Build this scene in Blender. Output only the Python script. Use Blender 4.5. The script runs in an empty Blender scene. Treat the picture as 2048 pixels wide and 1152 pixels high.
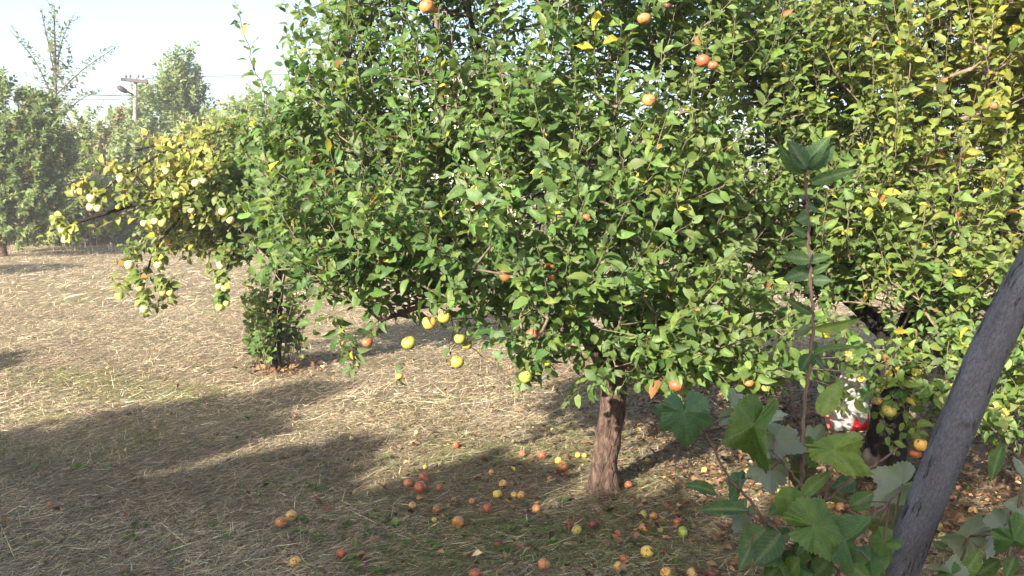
import bpy, math, random
import numpy as np
from mathutils import Vector, Matrix

random.seed(7)
R = np.random.default_rng(11)
SC = bpy.context.scene
COL = SC.collection

# ------------------------------------------------------------------ camera
F = 1704.0            # focal length in photograph pixels
PITCH = math.radians(5.9)
CAMZ = 1.78
cam_d = bpy.data.cameras.new('camera')
cam_d.sensor_width = 36.0
cam_d.lens = 36.0 * F / 2048.0
cam_d.clip_end = 2000
cam = bpy.data.objects.new('camera', cam_d)
cam.location = (0, 0, CAMZ)
cam.rotation_euler = (math.radians(90) - PITCH, 0, 0)
COL.objects.link(cam)
SC.camera = cam

# ------------------------------------------------------------------ light
SUN_EL, SUN_AZ = math.radians(25), math.radians(33)   # light travels towards +Y, turned to +X
world = bpy.data.worlds.new('World')
SC.world = world
world.use_nodes = True
wn = world.node_tree
bg = wn.nodes['Background']
sky = wn.nodes.new('ShaderNodeTexSky')
sky.sky_type = 'NISHITA'
sky.sun_disc = False
sky.sun_elevation = SUN_EL
sky.sun_rotation = math.pi + SUN_AZ
sky.dust_density = 3.0
sky.air_density = 1.0
sky.ozone_density = 1.0
wn.links.new(sky.outputs[0], bg.inputs[0])
bg.inputs[1].default_value = 0.115
sun_d = bpy.data.lights.new('sun', 'SUN')
sun_d.energy = 5.0
sun_d.angle = math.radians(0.55)
sun_d.color = (1.0, 0.91, 0.77)
sun = bpy.data.objects.new('sun', sun_d)
SDIR = Vector((math.sin(SUN_AZ) * math.cos(SUN_EL), math.cos(SUN_AZ) * math.cos(SUN_EL), -math.sin(SUN_EL)))
sun.rotation_euler = SDIR.to_track_quat('-Z', 'Y').to_euler()
COL.objects.link(sun)
SC.view_settings.view_transform = 'Standard'
SC.view_settings.look = 'None'
SC.view_settings.gamma = 1.0
SC.view_settings.exposure = 1.8
SC.cycles.max_bounces = 8
SC.cycles.transparent_max_bounces = 4
SC.cycles.use_denoising = True
TOSUN = np.array(-SDIR)

# ------------------------------------------------------------------ helpers
def at(px, py, d):
    """world point seen at photograph pixel (px, py), d metres ahead"""
    a, b = (px - 1024) / F, -(py - 576) / F
    cy, sy = math.cos(PITCH), math.sin(PITCH)
    y = cy + b * sy
    z = -sy + b * cy
    return np.array((a / y * d, d, CAMZ + z / y * d))

def gz(x, y):
    x = np.asarray(x, float); y = np.asarray(y, float)
    return 0.022 * np.sin(1.1 * x + 0.4 * y) * np.sin(0.9 * y - 0.3 * x) + 0.012 * np.sin(2.7 * x + 1.3) * np.sin(2.3 * y + 0.7)

def ground_at(px, py):
    d = 5.0
    a, b = (px - 1024) / F, -(py - 576) / F
    t = (576 - py) / F
    y = math.cos(PITCH) + t * math.sin(PITCH); z = -math.sin(PITCH) + t * math.cos(PITCH)
    d = CAMZ / (-z / y)
    for _ in range(4):
        p = at(px, py, d)
        d -= (float(gz(p[0], p[1])) - p[2]) / (-z / y) * 1.0
    return at(px, py, d)

def project(P):
    P = np.asarray(P, float)
    cy, sy = math.cos(PITCH), math.sin(PITCH)
    X, Y, Z = P[..., 0], P[..., 1], P[..., 2] - CAMZ
    dep = Y * cy - Z * sy
    up = Y * sy + Z * cy
    return 1024 + F * X / dep, 576 - F * up / dep, dep

def nrm(v):
    return v / np.maximum(np.linalg.norm(v, axis=-1, keepdims=True), 1e-9)

def mesh_np(name, V, quads=None, tris=None, smooth=True, colors=None, attr='tint'):
    V = np.asarray(V, np.float32).reshape(-1, 3)
    me = bpy.data.meshes.new(name)
    nq = 0 if quads is None else len(quads)
    nt = 0 if tris is None else len(tris)
    me.vertices.add(len(V)); me.vertices.foreach_set('co', V.ravel())
    lo = []
    if nq: lo.append(np.asarray(quads, np.int32).ravel())
    if nt: lo.append(np.asarray(tris, np.int32).ravel())
    lo = np.concatenate(lo)
    me.loops.add(len(lo)); me.loops.foreach_set('vertex_index', lo)
    me.polygons.add(nq + nt)
    st = np.concatenate([np.arange(nq) * 4, nq * 4 + np.arange(nt) * 3]).astype(np.int32)
    me.polygons.foreach_set('loop_start', st)
    me.polygons.foreach_set('use_smooth', np.full(nq + nt, smooth, bool))
    if colors is not None:
        c = np.ones((len(V), 4), np.float32); c[:, :3] = np.asarray(colors, np.float32).reshape(-1, 3)
        a = me.color_attributes.new(attr, 'FLOAT_COLOR', 'POINT')
        a.data.foreach_set('color', c.ravel())
    me.update(calc_edges=True)
    return me

def link(name, data, parent=None, mat=None, label=None, cat=None, group=None, kind=None):
    o = bpy.data.objects.new(name, data)
    COL.objects.link(o)
    if mat is not None: data.materials.append(mat)
    if parent is not None: o.parent = parent
    if label: o['label'] = label
    if cat: o['category'] = cat
    if group: o['group'] = group
    if kind: o['kind'] = kind
    return o

def child_of(o, parent):
    """parent without moving (parents are unrotated empties)"""
    o.parent = parent
    o.matrix_parent_inverse = Matrix.Translation(-Vector(parent.location))
    return o

def tubes(paths, radii, sides=6):
    """one mesh from many polylines: list of (k,3), list of (k,)"""
    Vs, Qs, base = [], [], 0
    ang = np.linspace(0, 2 * math.pi, sides, endpoint=False)
    for P, r in zip(paths, radii):
        P = np.asarray(P, float); r = np.asarray(r, float)
        t = nrm(np.gradient(P, axis=0))
        ref = np.array((0.31, 0.17, 0.93)) if abs(t[0][2]) < 0.8 else np.array((0.93, 0.2, 0.3))
        u = nrm(np.cross(t, ref)); v = np.cross(t, u)
        ring = P[:, None] + r[:, None, None] * (np.cos(ang)[None, :, None] * u[:, None] + np.sin(ang)[None, :, None] * v[:, None])
        Vs.append(ring.reshape(-1, 3))
        k = len(P)
        i = np.arange(k - 1)[:, None] * sides; j = np.arange(sides)[None]
        jn = (j + 1) % sides
        q = np.stack([i + j, i + jn, i + sides + jn, i + sides + j], -1).reshape(-1, 4) + base
        Qs.append(q)
        base += k * sides
    return np.concatenate(Vs), np.concatenate(Qs)

def smooth_path(P, n=6, jit=0.0):
    P = np.asarray(P, float)
    if len(P) < 3: 
        return np.array([P[0] + (P[-1] - P[0]) * t for t in np.linspace(0, 1, n)])
    out = []
    Q = np.vstack([2 * P[0] - P[1], P, 2 * P[-1] - P[-2]])
    for i in range(1, len(Q) - 2):
        a, b, c, d = Q[i - 1], Q[i], Q[i + 1], Q[i + 2]
        for t in np.linspace(0, 1, n, endpoint=False):
            out.append(0.5 * (2 * b + (c - a) * t + (2 * a - 5 * b + 4 * c - d) * t * t + (3 * b - a - 3 * c + d) * t ** 3))
    out.append(P[-1])
    out = np.array(out)
    if jit: out[1:-1] += R.normal(0, jit, out[1:-1].shape)
    return out

def vnoise(P, s, seed=0):
    """cheap smooth pseudo-noise in about -1..1"""
    P = np.asarray(P, float) * s
    o = np.zeros(P.shape[:-1])
    rr = np.random.default_rng(seed)
    for k in range(5):
        w = rr.normal(0, 1, 3) * (1 + 0.5 * k); ph = rr.uniform(0, 6.28)
        o += np.sin(P @ w + ph) / (1 + 0.25 * k)
    return o / 2.2

# ------------------------------------------------------------------ materials
def mat_new(name):
    m = bpy.data.materials.new(name); m.use_nodes = True
    nt = m.node_tree; nt.nodes.clear()
    out = nt.nodes.new('ShaderNodeOutputMaterial')
    return m, nt, out

def N(nt, t, **kw):
    n = nt.nodes.new(t)
    for k, v in kw.items(): setattr(n, k, v)
    return n

def principled(nt, rough=0.6, spec=0.3):
    b = N(nt, 'ShaderNodeBsdfPrincipled')
    b.inputs['Roughness'].default_value = rough
    b.inputs['Specular IOR Level'].default_value = spec
    return b

def mixrgb(nt, a, b, fac, mode='MIX'):
    m = N(nt, 'ShaderNodeMix', data_type='RGBA', blend_type=mode)
    for sock, v in ((m.inputs[0], fac), (m.inputs[6], a), (m.inputs[7], b)):
        if hasattr(v, 'is_linked') or hasattr(v, 'links'): nt.links.new(v, sock)
        elif isinstance(v, (int, float)): sock.default_value = v
        else: sock.default_value = (*v, 1)
    return m.outputs[2]

def ramp(nt, src, stops):
    r = N(nt, 'ShaderNodeValToRGB')
    el = r.color_ramp.elements
    while len(el) < len(stops): el.new(0.5)
    for e, (p, c) in zip(el, stops):
        e.position = p; e.color = (*c, 1) if len(c) == 3 else c
    nt.links.new(src, r.inputs[0])
    return r.outputs[0]

def noise(nt, scale, detail=4, rough=0.6, vec=None, dist=0.0):
    n = N(nt, 'ShaderNodeTexNoise')
    n.inputs['Scale'].default_value = scale; n.inputs['Detail'].default_value = detail
    n.inputs['Roughness'].default_value = rough; n.inputs['Distortion'].default_value = dist
    if vec is not None: nt.links.new(vec, n.inputs['Vector'])
    return n.outputs[0]

def coords(nt, kind='Object', scale=(1, 1, 1)):
    tc = N(nt, 'ShaderNodeTexCoord')
    mp = N(nt, 'ShaderNodeMapping'); mp.inputs['Scale'].default_value = scale
    nt.links.new(tc.outputs[kind], mp.inputs[0])
    return mp.outputs[0]

def leaf_mat(name, source='attr', trans=0.40, under=(0.17, 0.22, 0.12), under_mix=0.5, rough=0.5, spec=0.25):
    m, nt, out = mat_new(name)
    if source == 'attr':
        a = N(nt, 'ShaderNodeVertexColor', layer_name='tint'); c = a.outputs[0]
    else:
        a = N(nt, 'ShaderNodeObjectInfo'); c = a.outputs['Color']
    n = noise(nt, 38.0, 3, 0.6, coords(nt))
    c = mixrgb(nt, c, (0.5, 0.5, 0.5), 0.0)
    dark = mixrgb(nt, c, ramp(nt, n, [(0.3, (0.72, 0.74, 0.7)), (0.7, (1.22, 1.2, 1.1))]), 1.0, 'MULTIPLY')
    geo = N(nt, 'ShaderNodeNewGeometry')
    um = mixrgb(nt, dark, under, under_mix)
    both = mixrgb(nt, dark, um, geo.outputs['Backfacing'])
    p = principled(nt, rough, spec)
    nt.links.new(both, p.inputs['Base Color'])
    t = N(nt, 'ShaderNodeBsdfTranslucent')
    tcol = mixrgb(nt, dark, (1.5, 1.45, 0.6), 1.0, 'MULTIPLY')
    nt.links.new(tcol, t.inputs['Color'])
    mx = N(nt, 'ShaderNodeMixShader'); mx.inputs[0].default_value = trans
    nt.links.new(p.outputs[0], mx.inputs[1]); nt.links.new(t.outputs[0], mx.inputs[2])
    nt.links.new(mx.outputs[0], out.inputs[0])
    return m

M = {}
M['leaf'] = leaf_mat('leaf_surface')
M['leaf_one'] = leaf_mat('leaf_surface_single', 'obj')
M['leaf_far'] = leaf_mat('far_leaf_surface', trans=0.3, under_mix=0.35, rough=0.6, spec=0.2)
M['leaf_big'] = leaf_mat('broad_leaf_surface', 'obj', trans=0.25, under=(0.30, 0.34, 0.30), under_mix=0.8, rough=0.5, spec=0.25)

def bark_mat(name, c1, c2, c3, scale=9.0, stretch=0.22, bump=0.6, rough=0.9, extra=None):
    m, nt, out = mat_new(name)
    vec = coords(nt, 'Object', (1, 1, stretch))
    a = noise(nt, scale * 2.2, 8, 0.7, vec, 0.6)
    b = noise(nt, scale * 0.5, 3, 0.6, coords(nt))
    col = ramp(nt, a, [(0.32, c1), (0.55, c2), (0.72, c3)])
    col = mixrgb(nt, col, ramp(nt, b, [(0.35, (0.75, 0.72, 0.7)), (0.7, (1.25, 1.2, 1.15))]), 1.0, 'MULTIPLY')
    v = N(nt, 'ShaderNodeTexVoronoi', feature='DISTANCE_TO_EDGE'); v.inputs['Scale'].default_value = scale * 1.6
    nt.links.new(vec, v.inputs['Vector'])
    crack = ramp(nt, v.outputs['Distance'], [(0.0, (0, 0, 0)), (0.12, (1, 1, 1))])
    mx = N(nt, 'ShaderNodeMath', operation='MULTIPLY_ADD'); mx.inputs[1].default_value = 0.6
    nt.links.new(crack, mx.inputs[0]); nt.links.new(a, mx.inputs[2])
    bp = N(nt, 'ShaderNodeBump'); bp.inputs['Strength'].default_value = bump; bp.inputs['Distance'].default_value = 0.012
    nt.links.new(mx.outputs[0], bp.inputs['Height'])
    p = principled(nt, rough, 0.2)
    nt.links.new(col, p.inputs['Base Color']); nt.links.new(bp.outputs[0], p.inputs['Normal'])
    nt.links.new(p.outputs[0], out.inputs[0])
    return m

M['bark'] = bark_mat('apple_bark', (0.03, 0.02, 0.016), (0.10, 0.068, 0.054), (0.22, 0.165, 0.14), scale=14, bump=1.0, stretch=0.4)
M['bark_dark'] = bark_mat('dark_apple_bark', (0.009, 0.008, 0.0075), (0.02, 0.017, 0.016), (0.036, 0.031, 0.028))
M['twig'] = bark_mat('twig_bark', (0.09, 0.07, 0.05), (0.18, 0.145, 0.11), (0.27, 0.23, 0.18), scale=20, bump=0.3)
M['twig_pale'] = bark_mat('pale_shoot_bark', (0.16, 0.14, 0.1), (0.26, 0.23, 0.17), (0.34, 0.31, 0.24), scale=20, bump=0.3)
M['stem_red'] = bark_mat('sapling_bark', (0.10, 0.06, 0.055), (0.17, 0.11, 0.10), (0.25, 0.18, 0.16), scale=25, stretch=0.1, bump=0.25, rough=0.7)

def simple_mat(name, c, rough=0.7, spec=0.3, var=0.2, scale=6.0, metal=0.0):
    m, nt, out = mat_new(name)
    n = noise(nt, scale, 4, 0.6, coords(nt))
    col = mixrgb(nt, c, ramp(nt, n, [(0.3, (1 - var,) * 3), (0.7, (1 + var,) * 3)]), 1.0, 'MULTIPLY')
    p = principled(nt, rough, spec); p.inputs['Metallic'].default_value = metal
    nt.links.new(col, p.inputs['Base Color']); nt.links.new(p.outputs[0], out.inputs[0])
    return m

# ------------------------------------------------------------------ ground
def ground():
    # fine sheet near the camera that coarsens to the horizon
    ys = np.concatenate([np.linspace(-14, 2, 17), np.linspace(2.2, 14, 120), np.geomspace(14.3, 300, 70)])
    us = np.linspace(-1, 1, 161)
    Y, U = np.meshgrid(ys, us, indexing='ij')
    half = np.clip(np.abs(Y) * 1.1, 14, None)
    half = np.clip(np.where(Y > 60, Y * 1.6, half), None, 280)
    X = U * half
    Z = gz(X, Y) * np.clip((60 - Y) / 40, 0, 1) + 0.006 * vnoise(np.stack([X, Y, X * 0], -1), 9.0, 3)
    V = np.stack([X, Y, Z], -1).reshape(-1, 3)
    n, k = len(ys), len(us)
    i = np.arange(n - 1)[:, None] * k; j = np.arange(k - 1)[None]
    q = np.stack([i + j, i + j + 1, i + k + j + 1, i + k + j], -1).reshape(-1, 4)
    me = mesh_np('ground', V, q)
    m, nt, out = mat_new('dry_turf')
    vec = coords(nt)
    a = noise(nt, 0.55, 5, 0.65, vec); b = noise(nt, 14.0, 6, 0.7, vec); c = noise(nt, 120.0, 3, 0.7, coords(nt, 'Object', (0.35, 1, 1)))
    soil = ramp(nt, b, [(0.3, (0.05, 0.038, 0.028)), (0.5, (0.12, 0.09, 0.06)), (0.7, (0.24, 0.19, 0.12))])
    straw = ramp(nt, c, [(0.3, (0.16, 0.12, 0.075)), (0.55, (0.32, 0.25, 0.155)), (0.75, (0.44, 0.36, 0.24))])
    col = mixrgb(nt, soil, straw, 0.4)
    green = mixrgb(nt, col, (0.11, 0.13, 0.045), 0.45)
    g = ramp(nt, a, [(0.5, (0, 0, 0)), (0.68, (1, 1, 1))])
    col = mixrgb(nt, col, green, g)
    bp = N(nt, 'ShaderNodeBump'); bp.inputs['Strength'].default_value = 0.8; bp.inputs['Distance'].default_value = 0.03
    nt.links.new(b, bp.inputs['Height'])
    p = principled(nt, 0.95, 0.1)
    nt.links.new(col, p.inputs['Base Color']); nt.links.new(bp.outputs[0], p.inputs['Normal'])
    nt.links.new(p.outputs[0], out.inputs[0])
    link('ground', me, mat=m, kind='structure')
ground()

def attr_mat(name, trans=0.2, rough=0.7):
    m, nt, out = mat_new(name)
    a = N(nt, 'ShaderNodeVertexColor', layer_name='tint')
    p = principled(nt, rough, 0.2)
    nt.links.new(a.outputs[0], p.inputs['Base Color'])
    t = N(nt, 'ShaderNodeBsdfTranslucent'); nt.links.new(a.outputs[0], t.inputs['Color'])
    mx = N(nt, 'ShaderNodeMixShader'); mx.inputs[0].default_value = trans
    nt.links.new(p.outputs[0], mx.inputs[1]); nt.links.new(t.outputs[0], mx.inputs[2])
    nt.links.new(mx.outputs[0], out.inputs[0])
    return m
M['grass'] = attr_mat('grass_blade')
M['litter'] = attr_mat('dead_leaf', 0.15, 0.8)

def pick(pal, w, n, var=0.18):
    """n colours from a weighted palette with brightness variation"""
    pal = np.array(pal); w = np.array(w, float); w /= w.sum()
    c = pal[R.choice(len(pal), n, p=w)]
    return np.clip(c * R.lognormal(0, var, (n, 1)) * R.normal(1, 0.05, (n, 3)), 0.004, 0.9)

STRAW = [(0.39, 0.315, 0.20), (0.29, 0.225, 0.14), (0.49, 0.415, 0.28), (0.16, 0.125, 0.085), (0.20, 0.21, 0.075), (0.10, 0.15, 0.04)]

def scatter_xy(n, d0, d1, power=1.0, m=0.75):
    y = (R.uniform(0, 1, n) * (d1 ** power - d0 ** power) + d0 ** power) ** (1 / power)
    x = R.uniform(-1, 1, n) * (m * y + 0.8)
    return x, y

def blades(x, y, L, w, lean, col, bend=0.5, az=None):
    n = len(x)
    if az is None: az = R.uniform(0, 6.283, n)
    dx, dy = np.cos(az), np.sin(az)
    base = np.stack([x, y, gz(x, y) - 0.004], -1)
    side = np.stack([-dy, dx, np.zeros(n)], -1) * (w / 2)[:, None]
    out = np.stack([dx, dy, np.zeros(n)], -1)
    upv = np.array((0, 0, 1.0))
    mid = base + (out * np.sin(lean)[:, None] + upv * np.cos(lean)[:, None]) * (L * 0.5)[:, None]
    lean2 = np.minimum(lean + bend, 1.62)
    tip = mid + (out * np.sin(lean2)[:, None] + upv * np.cos(lean2)[:, None]) * (L * 0.5)[:, None]
    V = np.stack([base - side, base + side, mid - side * 0.8, mid + side * 0.8, tip], 1)
    i = np.arange(n) * 5
    q = np.stack([i, i + 1, i + 3, i + 2], -1); t = np.stack([i + 2, i + 3, i + 4], -1)
    C = np.repeat(col[:, None], 5, 1)
    return V.reshape(-1, 3), q, t, C.reshape(-1, 3)

def straws(x, y, L, w, az, col, lift):
    """flattened straws, one long thin triangle each"""
    n = len(x)
    roll = R.uniform(-1.2, 1.2, n); tilt = R.normal(0.12, 0.2, n)
    d = np.stack([np.cos(az) * np.cos(tilt), np.sin(az) * np.cos(tilt), np.sin(tilt)], -1)
    sd = np.stack([-np.sin(az) * np.cos(roll), np.cos(az) * np.cos(roll), np.sin(roll)], -1) * (w / 2)[:, None]
    b = np.stack([x, y, gz(x, y) + lift * R.uniform(0.1, 1, n)], -1)
    V = np.stack([b - sd, b + sd, b + d * L[:, None]], 1)
    return V.reshape(-1, 3), None, np.arange(3 * n).reshape(-1, 3), np.repeat(col[:, None], 3, 1).reshape(-1, 3)

def join(parts):
    V, Q, T, C, b = [], [], [], [], 0
    for v, q, t, c in parts:
        V.append(v); C.append(c)
        if q is not None: Q.append(q + b)
        if t is not None: T.append(t + b)
        b += len(v)
    return np.concatenate(V), (np.concatenate(Q) if Q else None), (np.concatenate(T) if T else None), np.concatenate(C)

def grass():
    parts = []
    def greenness(x, y):
        P = np.stack([x, y, x * 0], -1)
        g = vnoise(P, 0.9, 5) + 0.5 * vnoise(P, 3.0, 6)
        g = g + np.exp(-((x + 0.5) ** 2 / 2.5 + (y - 4.1) ** 2 / 0.5)) * 0.9 - 0.5 * (y > 9)
        return g
    for (n, d0, d1, l0, l1, w0, pw) in ((60000, 3.3, 7.0, 0.02, 0.075, 0.0034, 0.9), (45000, 7.0, 14, 0.03, 0.085, 0.0052, 0.9), (35000, 14, 42, 0.05, 0.12, 0.012, 1.0)):
        x, y = scatter_xy(n, d0, d1, pw)
        # tufts: half of the blades gather round clump centres
        k = n // 14
        ci = R.integers(0, k, n // 2)
        x[:n // 2] = x[ci] + R.normal(0, 0.018 * (1 + d0 / 6), n // 2); y[:n // 2] = y[ci] + R.normal(0, 0.018 * (1 + d0 / 6), n // 2)
        g = greenness(x, y)
        patch = vnoise(np.stack([x, y, x * 0], -1), 1.6, 31)
        col = pick(STRAW, (5, 4, 3, 4, 0.9, 0.4), n, 0.3) * (1 + 0.22 * patch[:, None])
        gm = R.uniform(0, 1, n) < np.clip(g * 0.5 - 0.05, 0.02, 0.5)
        col[gm] = pick([(0.13, 0.17, 0.055), (0.085, 0.13, 0.035), (0.19, 0.2, 0.08)], (3, 3, 2), int(gm.sum()))
        lump = 1 + 0.6 * vnoise(np.stack([x, y, x * 0], -1), 4.0, 9)
        L = R.uniform(l0, l1, n) * np.clip(lump, 0.3, 1.8)
        bare = vnoise(np.stack([x, y, x * 0], -1), 1.1, 44) + 0.5 * vnoise(np.stack([x, y, x * 0], -1), 4.5, 45) < -0.75
        L = np.where(bare, L * 0.45, L); col[bare & (R.uniform(0, 1, n) < .7)] *= 0.55
        lean = np.where(R.uniform(0, 1, n) < 0.78, R.normal(1.2, 0.24, n), R.normal(0.5, 0.35, n))
        parts.append(blades(x, y, L, w0 * R.uniform(0.5, 1.4, n), np.abs(lean).clip(0, 1.5), np.clip(col, 0.01, 0.8), bend=R.uniform(0, 0.8, n)))
    # the mat of cut straw lying flat, combed in drifts
    for (n, d0, d1, l0, l1, w0, lift) in ((270000, 3.3, 7.0, 0.03, 0.12, 0.0038, 0.015), (190000, 7.0, 14, 0.05, 0.15, 0.0054, 0.022), (110000, 14, 42, 0.10, 0.26, 0.012, 0.035)):
        x, y = scatter_xy(n, d0, d1, 0.95)
        P = np.stack([x, y, x * 0], -1)
        keep = R.uniform(0, 1, n) > 0.62 / (1 + np.exp(-(x - 0.9 - 0.1 * (y - 5)) * 3.0)) * (y < 10) + 0.5 * (vnoise(P, 1.7, 60) + 0.6 * vnoise(P, 6.0, 61) < -0.7)
        x, y, P = x[keep], y[keep], P[keep]; n = len(x)
        drift = vnoise(P * (0.6, 1, 1), 1.3, 21) + 0.5 * vnoise(P, 5.0, 22)
        g = greenness(x, y)
        col = pick(STRAW[:4], (5, 4, 3, 3), n, 0.3) * np.clip(1 + 0.25 * drift, 0.5, 1.5)[:, None]
        grey = R.uniform(0, 1, n) < 0.25
        col[grey] = pick([(0.30, 0.27, 0.22), (0.20, 0.175, 0.145)], (1, 1), int(grey.sum()))
        gm = R.uniform(0, 1, n) < np.clip(g * 0.5 - 0.03, 0.05, 0.55)
        col[gm] = pick([(0.15, 0.18, 0.065), (0.10, 0.14, 0.045), (0.22, 0.22, 0.09)], (3, 2, 3), int(gm.sum()))
        az = 0.2 + 1.3 * vnoise(P, 0.8, 51) + R.normal(0, 1.25, n)
        L = R.uniform(l0, l1, n) * np.where(R.uniform(0, 1, n) < 0.05, 2.4, 1.0)
        parts.append(straws(x, y, L, w0 * R.uniform(0.5, 1.3, n), az, np.clip(col, 0.01, 0.8), lift * np.clip(1 + 0.6 * drift, 0.2, 2)))
    # upright dry stalks far left, in front of the hedge
    n = 900
    x = R.uniform(-24, -5, n); y = R.uniform(27, 35, n)
    parts.append(blades(x, y, R.uniform(0.1, 0.4, n), np.full(n, 0.016), np.abs(R.normal(0.1, 0.15, n)), pick([(0.5, 0.4, 0.27), (0.33, 0.24, 0.16), (0.2, 0.2, 0.08)], (3, 2, 1.5), n), bend=0.15))
    V, Q, T, C = join(parts)
    link('grass', mesh_np('grass', V, Q, T, False, C), mat=M['grass'], kind='stuff', label='short dry straw-coloured grass covering the orchard floor', cat='grass')
grass()

# ------------------------------------------------------------------ leaf templates
def leaf_template(fold=0.25, droop=0.3, width=0.56, twist=0.0, petiole=0.2, seg=4, wave=0.0):
    """leaf along +X of length 1 (petiole included), normal +Z"""
    xs = np.linspace(0, 1, seg + 1)
    prof = np.sin(math.pi * np.power(xs, 0.80)) ** 0.68
    prof[0] = 0.05; prof[-1] = 0.0
    V, Q, T = [], [], []
    V += [(0, -0.012, 0), (0, 0.012, 0)]
    bl = 1 - petiole
    rows = []
    for k, (x, w) in enumerate(zip(xs, prof)):
        X = petiole + bl * x
        z = -droop * x * x
        hw = w * width * bl / 2
        zz = z + fold * hw
        wv = wave * hw * (1 if k % 2 else -1)
        if k == seg:
            rows.append((len(V),)); V.append((X, 0, z))
        else:
            rows.append((len(V), len(V) + 1, len(V) + 2))
            V += [(X, -hw, zz + wv), (X, 0, z), (X, hw, zz - wv)]
    Q.append((1, 0, rows[0][0], rows[0][2]))
    for a, b in zip(rows[:-1], rows[1:]):
        if len(b) == 3:
            Q += [(a[1], a[0], b[0], b[1]), (a[2], a[1], b[1], b[2])]
        else:
            T += [(a[1], a[0], b[0]), (a[2], a[1], b[0])]
    V = np.array(V, float)
    if twist:
        th = twist * V[:, 0]
        y, z = V[:, 1].copy(), V[:, 2].copy()
        V[:, 1] = y * np.cos(th) - z * np.sin(th); V[:, 2] = y * np.sin(th) + z * np.cos(th)
    return V, np.array(Q), np.array(T)

APPLE = [leaf_template(0.4, 0.22, 0.54, 0.3, wave=0.10), leaf_template(0.7, 0.34, 0.52, -0.4, wave=0.14), leaf_template(0.2, 0.14, 0.58, 0.1, wave=0.18), leaf_template(0.9, 0.55, 0.6, 0.8, wave=0.2), leaf_template(0.1, -0.15, 0.5, -0.6, wave=0.12)]
SIMPLE = [leaf_template(0.4, 0.2, 0.6, 0.2, seg=2), leaf_template(0.2, 0.1, 0.55, -0.3, seg=2)]
ROUND = [leaf_template(0.3, 0.15, 0.80, 0.2, 0.16), leaf_template(0.5, 0.25, 0.74, -0.3, 0.16)]
FAR = [(np.array(((0, 0, 0), (0.45, -w / 2, 0.08), (1, 0, dz), (0.45, w / 2, 0.08)), float), np.array([(0, 1, 2, 3)]), np.zeros((0, 3), int)) for w, dz in ((0.62, -0.1), (0.5, 0.05))]

def instance_leaves(tpls, P, A, Nn, S, C):
    """P base points, A axes, Nn normals, S sizes, C colours"""
    n = len(P)
    A = nrm(A); Nn = nrm(Nn - A * (A * Nn).sum(-1, keepdims=True)); B = np.cross(Nn, A)
    which = R.integers(0, len(tpls), n)
    parts = []
    for k, (V, Q, T) in enumerate(tpls):
        s = np.nonzero(which == k)[0]
        if not len(s): continue
        W = P[s][:, None] + S[s][:, None, None] * (V[None, :, 0:1] * A[s][:, None] + V[None, :, 1:2] * B[s][:, None] + V[None, :, 2:3] * Nn[s][:, None])
        off = (np.arange(len(s)) * len(V))[:, None, None]
        parts.append((W.reshape(-1, 3), (Q[None] + off).reshape(-1, 4), (T[None] + off).reshape(-1, 3), np.repeat(C[s][:, None], len(V), 1).reshape(-1, 3)))
    return join(parts)

# ------------------------------------------------------------------ tree grower
def in_ellipsoids(n, ells, shell=0.35, noise_s=1.8, thr=-0.25, seed=1):
    """random points in a union of ellipsoids (centre, radii, weight), favouring the shell"""
    out = []
    vol = np.array([e[1][0] * e[1][1] * e[1][2] * e[2] for e in ells]); vol /= vol.sum()
    while sum(map(len, out)) < n:
        k = R.choice(len(ells), n, p=vol)
        u = nrm(R.normal(0, 1, (n, 3))) * (R.uniform(shell ** 3, 1, (n, 1)) ** (1 / 3))
        P = np.array([ells[i][0] for i in k]) + u * np.array([ells[i][1] for i in k])
        keep = (vnoise(P, noise_s, seed) + 0.25 * R.normal(0, 1, n) > thr) & (P[:, 2] > 0.25)
        out.append(P[keep])
    return np.concatenate(out)[:n]

def attach(nodes, pts):
    """grow a tree: each point joins the nearest node (skeleton or earlier point)"""
    nodes = [tuple(p) for p in nodes]
    base = len(nodes)
    d0 = np.array([np.min(np.linalg.norm(np.array(nodes) - p, axis=1)) for p in pts])
    order = np.argsort(d0)
    arr = np.zeros((base + len(pts), 3)); arr[:base] = nodes
    par = np.full(base + len(pts), -1)
    cnt = base
    for i in order:
        p = pts[i]
        dd = np.linalg.norm(arr[:cnt] - p, axis=1)
        dd = dd + 0.35 * np.maximum(arr[:cnt, 2] - p[2], 0)     # prefers to branch upwards
        j = int(np.argmin(dd))
        arr[cnt] = p; par[cnt] = j; cnt += 1
    return arr, par, base

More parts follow.
